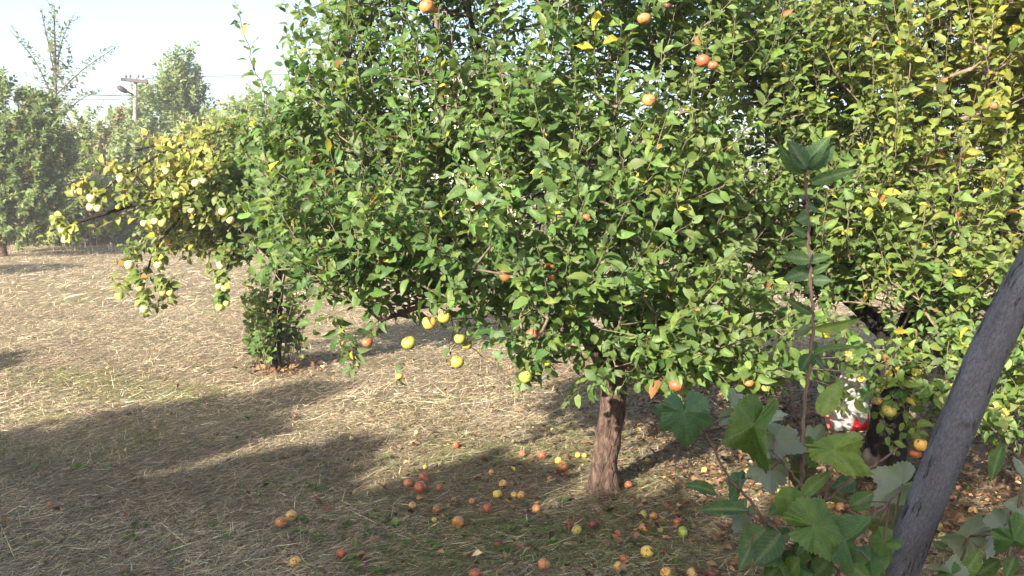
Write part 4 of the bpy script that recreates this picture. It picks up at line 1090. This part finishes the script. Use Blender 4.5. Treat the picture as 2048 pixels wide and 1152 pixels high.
# ------------------------------------------------------------------ broad leaves near the lens
def grape_mesh(seed, wave=0.10, cup=0.25, deep=1.0):
    rr = np.random.default_rng(seed)
    lobes = [(0, 1.0, .42), (1.02, .86, .38), (-1.02, .86, .38), (2.05, .66, .42), (-2.05, .66, .42)]
    nA, rings = 180, [0, .12, .28, .46, .64, .8, .92, 1.0]
    th = np.linspace(-math.pi, math.pi, nA + 1)[:-1]
    rad = np.full(nA, .56)
    for (c, h, w) in lobes:
        rad = np.maximum(rad, .56 + (h * rr.uniform(.88, 1.08) - .56) * np.exp(-np.abs((th - c) / w) ** (1.5 / deep)) * rr.uniform(.92, 1.06))
    edge = np.abs(np.abs(th) - math.pi)
    rad *= np.clip(.22 + edge / .5, .22, 1)
    rad *= 1 + .05 * np.array([1, .2, -.5, -.9, -.2])[np.arange(nA) % 5] * rr.uniform(.5, 1.3, nA)
    vein = np.max([np.exp(-((th - c) / .03) ** 2) for c, _, _ in lobes], axis=0)
    dth = np.min([np.abs(th - c) for c, _, _ in lobes], axis=0)
    V, C = [(0, 0, 0)], [(.5, 0, 0)]
    ph = rr.uniform(0, 6.28, 4)
    for f in rings[1:]:
        x, y = rad * f * np.cos(th), rad * f * np.sin(th)
        z = cup * np.abs(y) * .8 - .42 * x * np.abs(x) * (x > 0) - .14 * f * f - .16 * np.abs(y) ** 3
        z = z + wave * f * (np.sin(2 * th + ph[0]) * 1.1 + np.sin(3 * th + ph[2]) * .7 + np.sin(7 * th + ph[1]) * .4 * f) - .018 * vein * (1 - f)
        V += list(np.stack([x, y, z], -1)); C += [(v * .6 * (1 - .7 * f), f, q / .5) for v, q in zip(vein, dth)]
    T = [(0, 1 + k, 1 + (k + 1) % nA) for k in range(nA)]
    Q = []
    for r in range(len(rings) - 2):
        a, b = 1 + r * nA, 1 + (r + 1) * nA
        Q += [(a + k, b + k, b + (k + 1) % nA, a + (k + 1) % nA) for k in range(nA)]
    return mesh_np('leaf', np.array(V), np.array(Q), np.array(T), True, np.array(C), attr='vein')
def long_leaf_mesh(seed, width=.5, arch=.2, fold=.3):
    rr = np.random.default_rng(seed)
    n = 26
    V, C, Q = [], [], []
    cols = [-1, -.66, -.33, 0, .33, .66, 1]
    for i in range(n + 1):
        x = i / n
        hw = width / 2 * (math.sin(math.pi * x ** .72) ** .8 if 0 < i < n else .015)
        hw *= 1 + (.05 if i % 2 else -.03)
        for c in cols:
            rib = .012 * math.sin(i * 2.1 - abs(c) * 3.0) * abs(c)
            V.append((x, c * hw, fold * abs(c) * hw - arch * x * x + arch * .3 * x + rib + .02 * math.sin(5 * x + seed) * c))
            C.append((.6 if c == 0 else 0, x, abs(c)))
    k = len(cols)
    for i in range(n):
        for j in range(k - 1):
            Q.append((i * k + j + 1, i * k + j, (i + 1) * k + j, (i + 1) * k + j + 1))
    return mesh_np('leaf', np.array(V), np.array(Q), None, True, np.array(C), attr='vein')
def big_leaf_mat(name):
    m, nt, out = mat_new(name)
    oi = N(nt, 'ShaderNodeObjectInfo'); vn = N(nt, 'ShaderNodeVertexColor', layer_name='vein')
    tc = N(nt, 'ShaderNodeTexCoord')
    n = noise(nt, 5, 4, .6, tc.outputs['Object']); n2 = noise(nt, 26, 3, .6, tc.outputs['Object'])
    c = mixrgb(nt, oi.outputs['Color'], ramp(nt, n, [(.3, (.68, .76, .74)), (.7, (1.4, 1.25, 1.0))]), 1.0, 'MULTIPLY')
    sp0 = N(nt, 'ShaderNodeSeparateColor'); nt.links.new(vn.outputs[0], sp0.inputs[0])
    rim = ramp(nt, sp0.outputs[1], [(.86, (0, 0, 0)), (1.0, (.55, .55, .55))])
    rim = mixrgb(nt, (0, 0, 0), rim, ramp(nt, n2, [(.45, (0, 0, 0)), (.6, (1, 1, 1))]))
    c = mixrgb(nt, c, (.20, .16, .06), rim)
    spot = ramp(nt, noise(nt, 9, 5, .7, tc.outputs['Object']), [(.70, (0, 0, 0)), (.76, (.8, .8, .8))])
    c = mixrgb(nt, c, (.10, .065, .035), spot)
    geo = N(nt, 'ShaderNodeNewGeometry')
    under = mixrgb(nt, c, (.27, .31, .27), .68)
    c = mixrgb(nt, c, under, geo.outputs['Backfacing'])
    sep = N(nt, 'ShaderNodeSeparateColor'); nt.links.new(vn.outputs[0], sep.inputs[0])
    m1 = N(nt, 'ShaderNodeMath', operation='MULTIPLY'); m1.inputs[1].default_value = 52; nt.links.new(sep.outputs[1], m1.inputs[0])
    m2 = N(nt, 'ShaderNodeMath', operation='MULTIPLY_ADD'); m2.inputs[1].default_value = -11; nt.links.new(sep.outputs[2], m2.inputs[0]); nt.links.new(m1.outputs[0], m2.inputs[2])
    m3 = N(nt, 'ShaderNodeMath', operation='SINE'); nt.links.new(m2.outputs[0], m3.inputs[0])
    side = ramp(nt, m3.outputs[0], [(.80, (0, 0, 0)), (.98, (.30, .30, .30))])
    vsum = mixrgb(nt, sep.outputs[0], side, 1.0, 'ADD')
    pale = mixrgb(nt, c, (.30, .34, .18), .6)
    c = mixrgb(nt, c, pale, vsum)
    bp = N(nt, 'ShaderNodeBump'); bp.inputs['Strength'].default_value = .35; bp.inputs['Distance'].default_value = .05
    nt.links.new(n2, bp.inputs['Height'])
    p = principled(nt, .5, .3); nt.links.new(c, p.inputs['Base Color']); nt.links.new(bp.outputs[0], p.inputs['Normal'])
    t = N(nt, 'ShaderNodeBsdfTranslucent'); nt.links.new(mixrgb(nt, c, (1.3, 1.5, .5), 1.0, 'MULTIPLY'), t.inputs['Color'])
    mx = N(nt, 'ShaderNodeMixShader'); mx.inputs[0].default_value = .28
    nt.links.new(p.outputs[0], mx.inputs[1]); nt.links.new(t.outputs[0], mx.inputs[2]); nt.links.new(mx.outputs[0], out.inputs[0])
    return m
M['big'] = big_leaf_mat('broad_leaf')
GRAPE = [grape_mesh(1, .13, .15), grape_mesh(2, .17, .1, 1.2), grape_mesh(3, .13, .5, .8), grape_mesh(4, .2, .4, 1.1)]
LONG = [long_leaf_mesh(1, .46, .25), long_leaf_mesh(2, .56, .12, .2), long_leaf_mesh(3, .36, .4, .4), long_leaf_mesh(4, .62, .1, .15)]
for me in GRAPE + LONG: me.materials.append(M['big'])
LC = {'dark': (.058, .122, .045), 'blue': (.056, .118, .066), 'green': (.092, .168, .045), 'lite': (.15, .225, .055), 'olive': (.085, .10, .035), 'grey': (.10, .13, .08)}
rl = random.Random(9)
def put_leaf(root, me, bx, by, tx, ty, d, wid, face, clr, dt=0.0, roll=0.0, upn=0.55, anchor=None, pr=.0016):
    b = at(bx, by, d); t = at(tx, ty, d + dt)
    A = t - b; L = np.linalg.norm(A); A = A / L
    view = nrm(np.array((0, 0, CAMZ)) - b)
    Nn = view * face + np.array((0, 0, upn)) + np.cross(A, view) * roll
    Nn = nrm(Nn - A * (A @ Nn)); B = np.cross(Nn, A)
    o = bpy.data.objects.new('leaf', me); COL.objects.link(o); o.parent = root
    rb = np.array(root.location)
    o.matrix_local = Matrix([[A[i] * L, B[i] * L * wid, Nn[i] * L, b[i] - rb[i]] for i in range(3)] + [[0, 0, 0, 1]])
    c = np.array(LC[clr]) * rl.uniform(.85, 1.2)
    o.color = (*map(float, c), 1)
    if anchor is not None:
        q = np.array(anchor); mid = (q + b) / 2 + (0, 0, .006)
        V, Q = tubes([np.array([q, mid, b + A * L * .02])], [np.array((pr * 1.3, pr, pr))], 6)
        link('petiole', mesh_np('petiole', V - rb, Q), root, M['stem_red'])
    return o
def near(paths, p):
    A = np.concatenate(paths); return A[np.argmin(np.linalg.norm(A - p, axis=1))]

def sapling():
    d = 1.5
    b = at(1640, 2420, d); b[2] = 0
    P = np.vstack([b, at(1632, 1800, d), at(1622, 1300, d), pl((1616, 1060, d), (1607, 965, d), (1605, 885, d), (1612, 790, d), (1622, 700, d), (1626, 620, d), (1620, 530, d), (1617, 450, d), (1613, 395, d), (1611, 345, d))])
    S = smooth_path(P, 8, .0011)
    root = bpy.data.objects.new('apple_sapling', None); COL.objects.link(root); root.location = tuple(b)
    root['label'] = 'slender upright sapling with reddish stem and a tuft of dark leaves on top'; root['category'] = 'sapling'
    r = np.linspace(.0052, .0020, len(S)) * (1 + .12 * vnoise(S, 60, 5)); V, Q = tubes([S], [r], 12)
    link('stem', mesh_np('stem', V - b, Q), root, M['stem_red'])
    L = [(1607, 347, 1553, 293, .95, 1, 'dark'), (1612, 338, 1578, 278, 1.1, 1, 'blue'), (1614, 336, 1655, 263, 1.3, 1, 'dark'), (1616, 338, 1674, 290, .8, 1, 'blue'), (1622, 366, 1713, 336, .8, 1, 'dark'), (1610, 352, 1630, 318, .9, 1, 'lite'),
         (1613, 395, 1650, 378, 1.2, 1, 'dark'), (1613, 400, 1598, 366, 1.2, 1, 'dark'), (1614, 412, 1650, 428, 1.1, 1, 'blue'), (1616, 432, 1583, 424, 1.3, 1, 'dark'), (1617, 450, 1655, 436, 1.2, 1, 'dark'), (1616, 470, 1556, 448, .9, 1, 'blue'),
         (1618, 480, 1580, 490, 1.0, 1, 'dark'), (1620, 520, 1577, 506, 1.0, 1, 'dark'), (1620, 522, 1668, 508, .9, 1, 'dark'), (1621, 540, 1576, 560, .9, 1, 'blue'), (1621, 545, 1668, 532, .9, 1, 'dark'), (1622, 560, 1655, 556, 1.1, 1, 'blue'),
         (1622, 575, 1588, 590, 1.0, 1, 'blue'), (1624, 628, 1570, 597, .55, 1, 'dark'), (1627, 656, 1733, 646, .62, 1, 'lite'), (1624, 712, 1706, 680, .75, 1, 'green'), (1622, 655, 1586, 672, 1.6, -1, 'blue'), (1621, 708, 1602, 744, 1.7, 1, 'blue'), (1621, 712, 1658, 738, 1.2, 1, 'blue'), (1640, 832, 1684, 757, .85, 1, 'lite')]
    for i, (bx, by, tx, ty, w, f, c) in enumerate(L):
        me = LONG[2] if (bx, by) in ((1627, 656), (1624, 712), (1622, 366)) else LONG[i % 2]
        bp = at(bx, by, d)
        if 6 <= i < 19:
            q = rl.uniform(.55, 1.25); tx, ty = bx + (tx - bx) * q + rl.uniform(-8, 8), by + (ty - by) * q + rl.uniform(-6, 16)
        put_leaf(root, me, bx, by, tx, ty, d + rl.uniform(-.01, .015), w, f, c, dt=rl.uniform(-.03, .03), roll=rl.uniform(-1.0, 1.0), upn=.3 if i > 5 else .1, anchor=near([S], bp), pr=.0013)
sapling()

def grapevines():
    d = 1.48
    b = at(1590, 2450, d); b[2] = 0
    canes = [np.vstack([b, at(1600, 1800, d), at(1600, 1300, d), pl((1612, 1160, d), (1590, 1110, d), (1552, 1078, d), (1530, 1050, d), (1490, 1022, d), (1440, 1004, d), (1400, 985, d))]),
             pl((1600, 1300, d), (1632, 1120, d), (1628, 1020, d), (1600, 968, d), (1562, 922, d), (1540, 900, d)),
             pl((1552, 1078, d), (1500, 1000, d), (1460, 960, d), (1430, 900, d), (1400, 855, d)),
             pl((1628, 1020, d), (1690, 968, d), (1750, 930, d), (1795, 895, d)),
             pl((1632, 1120, d), (1652, 1000, d), (1655, 925, d), (1662, 898, d)),
             pl((1600, 1300, d), (1680, 1140, d), (1720, 1060, d), (1760, 1020, d), (1800, 985, d + .2))]
    S = [smooth_path(c, 7, .0012) for c in canes]
    root = bpy.data.objects.new('grapevine', None); COL.objects.link(root); root.location = tuple(b)
    root['label'] = 'young grapevine with large lobed leaves round the foot of the sapling'; root['category'] = 'grapevine'
    for k, s in enumerate(S):
        V, Q = tubes([s], [np.linspace(.005 if k == 0 else .0032, .0016, len(s))], 8)
        link('cane', mesh_np('cane', V - b, Q), root, M['stem_red'])
    G = [(1370, 824, 1378, 902, 1.45, 1.0, 1, 'blue', 0, .0), (1478, 822, 1548, 842, 1.5, .85, -1, 'grey', 2, .3), (1508, 850, 1488, 958, 1.40, .62, 1, 'green', 3, .4), (1668, 900, 1775, 922, 1.38, .58, 1, 'lite', 1, -.2),
         (1620, 892, 1662, 845, 1.56, .8, -1, 'grey', 2, .2), (1550, 878, 1604, 912, 1.52, .9, -1, 'olive', 0, .3), (1612, 902, 1648, 940, 1.55, .9, 1, 'green', 2, 0), (1542, 938, 1532, 992, 1.5, 1.1, -1, 'olive', 2, .3),
         (1628, 1052, 1716, 1062, 1.36, .95, 1, 'green', 0, .2), (1486, 1024, 1462, 1064, 1.5, .8, -1, 'grey', 3, .2), (1690, 1082, 1766, 1112, 1.42, .8, 1, 'dark', 1, .3), (1648, 1130, 1690, 1180, 1.5, .8, 1, 'dark', 3, 0),
         (1806, 968, 1742, 1004, 1.75, .9, -1, 'grey', 2, .2), (1790, 1046, 1712, 1086, 1.7, .8, 1, 'olive', 1, .3), (1588, 1128, 1512, 1142, 1.45, .75, 1, 'dark', 0, .2), (1480, 960, 1452, 990, 1.5, .7, 1, 'blue', 3, .6), (1330, 822, 1304, 850, 1.5, .7, 1, 'blue', 2, .9),
         (1545, 1100, 1600, 1130, 1.46, .9, 1, 'dark', 3, -.3), (1740, 1120, 1690, 1150, 1.5, .9, 1, 'dark', 2, .4), (1770, 1085, 1735, 1125, 1.55, .9, 1, 'green', 0, .4), (1600, 945, 1570, 985, 1.52, .9, 1, 'olive', 3, .3)]
    for (bx, by, tx, ty, dd, w, f, c, k, ro) in G:
        put_leaf(root, GRAPE[k], bx, by, tx, ty, dd, w, f, c, dt=rl.uniform(-.02, .03), roll=ro, upn=.45 if f > 0 else -.1, anchor=near(S, at(bx, by, dd)), pr=.0018)
    Ls = [(1580, 972, 1578, 1048, 1.42, 1.3, 1, 'green', 1), (1606, 1008, 1586, 1052, 1.40, .9, -1, 'grey', 1), (1498, 1022, 1396, 1012, 1.45, .75, 1, 'dark', 0), (1532, 1058, 1474, 1108, 1.45, 1.1, 1, 'dark', 3), (1562, 1066, 1508, 1130, 1.43, 1.1, 1, 'blue', 1),
          (1712, 960, 1664, 976, 1.5, 1.2, 1, 'blue', 3), (1604, 992, 1662, 940, 1.44, .8, 1, 'green', 0), (1432, 986, 1376, 964, 1.5, .8, 1, 'dark', 0), (1545, 1082, 1585, 1064, 1.46, 1.0, 1, 'grey', 3), (1700, 1015, 1750, 985, 1.6, 1.1, 1, 'dark', 1), (1560, 1130, 1530, 1160, 1.44, 1.2, 1, 'dark', 3),
          (1612, 1080, 1590, 1130, 1.5, 1.2, 1, 'dark', 1), (1740, 1100, 1780, 1160, 1.6, 1.1, 1, 'dark', 3), (1600, 1120, 1566, 1165, 1.42, 1.2, 1, 'green', 1), (1660, 1120, 1620, 1160, 1.44, 1.2, 1, 'dark', 3), (1700, 1130, 1745, 1165, 1.46, 1.1, 1, 'green', 1), (1500, 1095, 1478, 1140, 1.44, 1.0, 1, 'blue', 1), (1570, 1010, 1535, 1030, 1.46, 1.2, 1, 'dark', 3), (1650, 985, 1690, 1002, 1.5, 1.1, 1, 'olive', 1)]
    for (bx, by, tx, ty, dd, w, f, c, k) in Ls:
        put_leaf(root, LONG[k], bx, by, tx, ty, dd, w, f, c, dt=rl.uniform(-.03, .03), roll=rl.uniform(-.5, .5), upn=.4, anchor=near(S, at(bx, by, dd)), pr=.0014)
    gm = simple_mat('grape_skin', (.02, .02, .055), .4, .4, .3, 60)
    me = fruit_mesh('grape', .02, 1, 1.0)
    me.materials.append(gm)
    for (px, py, r) in ((1652, 996, .0075), (1642, 1006, .007), (1630, 998, .007), (1617, 1004, .0075), (1625, 1012, .0065)):
        o = link('grape', me, root); p = at(px, py, 1.5) - b; o.location = tuple(p); o.scale = (r, r, r)
    # second vine right of the leaning trunk
    d = 1.5
    b = at(2010, 2400, d); b[2] = 0
    canes = [np.vstack([b, at(2000, 1800, d), at(1985, 1320, d), pl((1940, 1180, d), (1918, 1140, d), (1936, 1080, d), (1942, 1070, d))]), pl((1985, 1320, d), (2010, 1150, d), (2025, 1080, d), (2045, 985, d), (2060, 940, d)), pl((2010, 1150, d), (2030, 1110, d), (2046, 1125, d))]
    S = [smooth_path(c, 7, .001) for c in canes]
    root = bpy.data.objects.new('grapevine', None); COL.objects.link(root); root.location = tuple(b)
    root['label'] = 'low grapevine shoots with pale leaf undersides at the lower right corner'; root['category'] = 'grapevine'
    for s in S:
        V, Q = tubes([s], [np.linspace(.004, .0018, len(s))], 8)
        link('cane', mesh_np('cane', V - b, Q), root, M['twig'])
    G = [(1938, 1078, 1876, 1030, 1.5, .8, -1, 'grey', 2, .4), (2008, 1050, 1972, 1102, 1.5, .75, -1, 'grey', 3, .2), (2060, 960, 2004, 965, 1.55, .9, -1, 'olive', 2, .1), (2048, 1012, 2016, 1048, 1.5, .8, -1, 'grey', 1, .5), (1906, 1150, 1862, 1112, 1.45, .8, -1, 'grey', 3, .6), (1900, 1150, 1850, 1165, 1.45, .8, 1, 'dark', 0, .2),
         (2028, 1080, 2060, 1140, 1.4, .7, 1, 'dark', 1, .3)]
    for (bx, by, tx, ty, dd, w, f, c, k, ro) in G:
        put_leaf(root, GRAPE[k], bx, by, tx, ty, dd, w, f, c, dt=rl.uniform(-.02, .02), roll=ro, upn=.3 if f > 0 else -.1, anchor=near(S, at(bx, by, dd)), pr=.0016)
    Ls = [(1942, 1070, 1990, 1035, 1.52, 1.0, 1, 'green', 3), (2004, 892, 1980, 962, 1.5, .8, 1, 'dark', 0), (1930, 1150, 1962, 1098, 1.46, .9, 1, 'green', 1), (1955, 1150, 2000, 1118, 1.5, 1.2, 1, 'dark', 3), (1890, 1100, 1866, 1085, 1.55, 1.3, 1, 'dark', 3), (2030, 1112, 2010, 1160, 1.45, .9, 1, 'dark', 1)]
    for (bx, by, tx, ty, dd, w, f, c, k) in Ls:
        put_leaf(root, LONG[k], bx, by, tx, ty, dd, w, f, c, dt=rl.uniform(-.02, .02), roll=rl.uniform(-.4, .4), upn=.4, anchor=near(S, at(bx, by, dd)), pr=.0013)
grapevines()

# ------------------------------------------------------------------ white carrier bag hung on the right tree
def bag():
    d = DR - .35
    top = at(1712, 700, d); bot = at(1694, 860, d)
    nU, nV = 72, 46
    V, C = [], []
    for j in range(nV):
        v = j / (nV - 1)                                  # 0 top edge, 1 bottom
        py = 745 + (858 - 745) * v
        l = np.interp(v, [0, .35, .75, 1], [1684, 1668, 1650, 1655]); r = np.interp(v, [0, .5, 1], [1732, 1737, 1736])
        cx, hw = (l + r) / 2, (r - l) / 2
        dep = np.interp(v, [0, .5, .9, 1], [.03, .08, .09, .05])
        for i in range(nU):
            a = 2 * math.pi * i / nU
            wr = 1 + .05 * math.sin(7 * a + 4 * v) * (1 - .4 * v) + .035 * math.sin(13 * a - 9 * v) + .03 * math.sin(23 * v + 3 * a)
            p = at(cx + hw * math.cos(a) * (1 + .02 * math.sin(20 * v + a)), py + 3 * math.sin(3 * a) * (v < .1), d)
            p[1] += -math.sin(a) * dep * wr
            V.append(p)
            c = (.38, .37, .36)
            u = math.cos(a)
            if math.sin(a) > -.1:
                if .80 < v + .05 * math.sin(9 * u) and u > -.05: c = (.46, .02, .025) if math.sin(31 * u + 17 * v) < .97 else (.55, .2, .2)
                elif .22 < v < .68 and .22 + .25 * abs(math.sin(9 * v)) < u < .97 and math.sin(14 * v + 6 * u) > -.45: c = (.06, .30, .17)
                elif .66 < v < .8 and u > .8: c = (.50, .03, .03)
            if v > .72 and u < -.86: c = (.6, .25, .22)
            C.append(c)
    i = np.arange(nV - 1)[:, None] * nU; j = np.arange(nU)[None]; jn = (j + 1) % nU
    Q = np.stack([i + j, i + nU + j, i + nU + jn, i + jn], -1).reshape(-1, 4)
    V = np.array(V); base = V[-nU:].mean(0)
    # closed bottom
    V = np.vstack([V, base + (0, 0, -.01)]); C.append((.7, .68, .66))
    T = np.array([((nV - 1) * nU + k, len(V) - 1, (nV - 1) * nU + (k + 1) % nU) for k in range(nU)])
    m, nt, out = mat_new('thin_plastic')
    a = N(nt, 'ShaderNodeVertexColor', layer_name='tint')
    p = principled(nt, .35, .4); nt.links.new(a.outputs[0], p.inputs['Base Color'])
    bp = N(nt, 'ShaderNodeBump'); bp.inputs['Strength'].default_value = .5; bp.inputs['Distance'].default_value = .02
    nt.links.new(noise(nt, 22, 4, .6, coords(nt), 1.5), bp.inputs['Height']); nt.links.new(bp.outputs[0], p.inputs['Normal'])
    t = N(nt, 'ShaderNodeBsdfTranslucent'); nt.links.new(a.outputs[0], t.inputs['Color'])
    mx = N(nt, 'ShaderNodeMixShader'); mx.inputs[0].default_value = .3
    nt.links.new(p.outputs[0], mx.inputs[1]); nt.links.new(t.outputs[0], mx.inputs[2]); nt.links.new(mx.outputs[0], out.inputs[0])
    root = bpy.data.objects.new('plastic_bag', None); COL.objects.link(root); root.location = tuple(base)
    root['label'] = 'white plastic carrier bag with green and red print hanging on the dark trunk'; root['category'] = 'bag'
    link('body', mesh_np('body', V - base, Q, T, True, np.array(C)), root, m)
    def strip(P, w, col):
        S = smooth_path(P, 8); n = len(S)
        side = np.array((1.0, 0, 0.15))
        ww = np.linspace(w[0], w[1], n)[:, None]
        V = np.concatenate([S - side * ww, S + (0, -.008, 0), S + side * ww])
        k = np.arange(n - 1)
        Q = np.concatenate([np.stack([k, k + n, k + n + 1, k + 1], -1), np.stack([k + n, k + 2 * n, k + 2 * n + 1, k + n + 1], -1)])
        link('handle', mesh_np('handle', V - base, Q, None, True, np.tile(col, (len(V), 1))), root, m)
    strip(np.array([at(1692, 752, d - .03), at(1686, 728, d - .02), at(1694, 702, d), at(1712, 690, d)]), (.016, .010), (.36, .35, .35))
    strip(np.array([at(1728, 752, d - .03), at(1731, 725, d - .02), at(1724, 702, d), at(1712, 690, d)]), (.012, .009), (.36, .35, .35))
    # the stub it hangs on belongs to the tree
    V, Q = tubes([np.array([at(1790, 720, DR), at(1750, 700, DR - .2), at(1706, 690, d - .02)])], [np.array((.02, .014, .011))], 8)
    o = link('stub', mesh_np('stub', V - g1, Q), None, M['bark_dark'])
    tr = [x for x in bpy.data.objects if x.name.startswith('apple_tree') and (Vector(x.location) - Vector(g1)).length < .01][0]
    o.parent = tr
bag()

# ------------------------------------------------------------------ utility pole, wires, house
def pole():
    d = 35
    b = gpt(271, d); top = at(271, 156, d)
    root = bpy.data.objects.new('utility_pole', None); COL.objects.link(root); root.location = tuple(b)
    root['label'] = 'concrete utility pole with crossarm and street lamp behind the brownish bush'; root['category'] = 'utility pole'
    cm = simple_mat('weathered_concrete', (.36, .33, .31), .9, .1, .2, 3); dm = simple_mat('dark_metal', (.06, .05, .055), .6, .3, .2, 3)
    V, Q = tubes([np.array([b, (b + top) / 2, top])], [np.array((.11, .09, .075))], 12)
    link('shaft', mesh_np('shaft', V - b, Q), root, cm)
    def box(name, c, s, m, rz=0, ry=0, parent=root):
        x, y, z = s
        V = np.array([(i * x, j * y, k * z) for k in (-1, 1) for j in (-1, 1) for i in (-1, 1)]) / 2
        Rm = np.array(Matrix.Rotation(rz, 3, 'Z') @ Matrix.Rotation(ry, 3, 'Y'))
        V = V @ Rm.T
        Q = np.array([(0, 2, 3, 1), (4, 5, 7, 6), (0, 1, 5, 4), (2, 6, 7, 3), (0, 4, 6, 2), (1, 3, 7, 5)])
        return link(name, mesh_np(name, V + c - b, Q, None, False), parent, m)
    box('crossarm', at(272, 162, d) + (0, -.15, 0), (1.0, .12, .13), dm, .1, .09)
    for px in (255, 264, 280, 289):
        p = at(px, 158, d) + (0, -.15, .02)
        V, Q = tubes([np.array([p, p + (0, 0, .06), p + (0, 0, .14)])], [np.array((.03, .055, .03))], 8)
        link('insulator', mesh_np('insulator', V - b, Q), root, simple_mat('glazed_insulator', (.12, .1, .1), .3))
    V, Q = tubes([np.array([at(268, 190, d), at(262, 186, d) + (0, -.2, 0), at(256, 182, d) + (0, -.3, 0)])], [np.array((.035, .03, .03))], 8)
    link('lamp_arm', mesh_np('lamp_arm', V - b, Q), root, dm)
    a, e = at(262, 187, d) + (0, -.3, 0), at(246, 176, d) + (0, -.5, 0)
    V, Q = tubes([np.array([a, a + (e - a) * .15, a + (e - a) * .5, a + (e - a) * .85, e])], [np.array((.03, .08, .11, .10, .03))], 10)
    link('lamp_head', mesh_np('lamp_head', V - b, Q), root, dm)
    wm = simple_mat('wire', (.05, .05, .055), .6)
    for (P, lab) in ((pl((-300, 10, 38), (25, 152, 36.5), (64, 168, 36), (150, 187, 35.5), (266, 191, 35)), 'thin sagging power line running down from the upper left to the pole'),
                     (pl((-300, 185, 39), (110, 191, 37), (200, 191.5, 36), (266, 190, 35)), 'level power line reaching the pole from the left'),
                     (pl((-300, 196, 40), (150, 199, 37), (266, 198, 35)), 'faint lower power line reaching the pole from the left'),
                     (pl((289, 158, 35), (345, 155, 36), (700, 145, 40)), 'short power line leaving the crossarm to the right')):
        S = smooth_path(P, 8); o0 = S[-1].copy()
        V, Q = tubes([S], [np.full(len(S), .012)], 5)
        o = link('power_line', mesh_np('power_line', V - o0, Q), None, wm, lab, 'power line', 'power lines on the pole'); o.location = tuple(o0)
pole()

def house():
    d = 44
    b = gpt(945, d)
    root = bpy.data.objects.new('house', None); COL.objects.link(root); root.location = tuple(b)
    root['label'] = 'cream house wall glimpsed through a gap high in the middle crown'; root['category'] = 'house'
    wm = simple_mat('cream_plaster', (.72, .66, .54), .9, .1, .06, 2); rm = simple_mat('grey_tiles', (.16, .145, .13), .85, .1, .25, 6); gm = simple_mat('window_glass', (.04, .05, .06), .15, .5, .1, 2); rl_ = simple_mat('painted_rail', (.75, .72, .66), .6)
    def box(name, c, s, m, parent=root):
        x, y, z = s
        V = np.array([(i * x, j * y, k * z) for k in (-1, 1) for j in (-1, 1) for i in (-1, 1)]) / 2
        Q = np.array([(0, 2, 3, 1), (4, 5, 7, 6), (0, 1, 5, 4), (2, 6, 7, 3), (0, 4, 6, 2), (1, 3, 7, 5)])
        return link(name, mesh_np(name, V + c, Q, None, False), parent, m)
    W, H = 4.6, 8.0
    box('wall', (0, 3, H / 2), (W, 6, H), wm)
    V = np.array([(-W / 2 - .4, -.4, H), (W / 2 + .4, -.4, H), (W / 2 + .4, 6.4, H), (-W / 2 - .4, 6.4, H), (-W / 2 - .4, 3, H + 1.0), (W / 2 + .4, 3, H + 1.0)])
    link('roof', mesh_np('roof', V, np.array([(0, 1, 5, 4), (2, 3, 4, 5), (0, 3, 2, 1)]), np.array([(1, 2, 5), (3, 0, 4)]), False), root, rm)
    for x in (-1.3, 1.3):
        for z in (1.8, 4.6):
            f = box('window', (x, -.03, z), (1.2, .1, 1.4), rl_); box('pane', (x, -.09, z), (1.0, .03, 1.2), gm, f)
    box('balcony', (-.3, -.6, 6.6), (2.6, 1.2, .12), wm)
    for k in range(9): box('railing_bar', (-1.5 + k * .3, -1.15, 7.15), (.05, .05, 1.0), rl_)
    box('handrail', (-.3, -1.15, 7.68), (2.6, .07, .06), rl_)
house()

# ------------------------------------------------------------------ hazy evening air
def haze():
    x, y0, y1, z0, z1 = 290.0, -20.0, 310.0, -1.2, 12.5
    V = np.array([(i * x, (y0, y1)[j], (z0, z1)[k]) for k in (0, 1) for j in (0, 1) for i in (-1, 1)])
    Q = np.array([(0, 2, 3, 1), (4, 5, 7, 6), (0, 1, 5, 4), (2, 6, 7, 3), (0, 4, 6, 2), (1, 3, 7, 5)])
    m, nt, out = mat_new('hazy_air')
    v = N(nt, 'ShaderNodeVolumePrincipled')
    v.inputs['Color'].default_value = (0.93, 0.96, 1.0, 1)
    v.inputs['Density'].default_value = 0.0016
    v.inputs['Anisotropy'].default_value = 0.0
    nt.links.new(v.outputs[0], out.inputs['Volume'])
    link('haze', mesh_np('haze', V, Q, None, False), mat=m, kind='stuff', label='pale evening haze filling the air over the orchard', cat='haze')
haze()
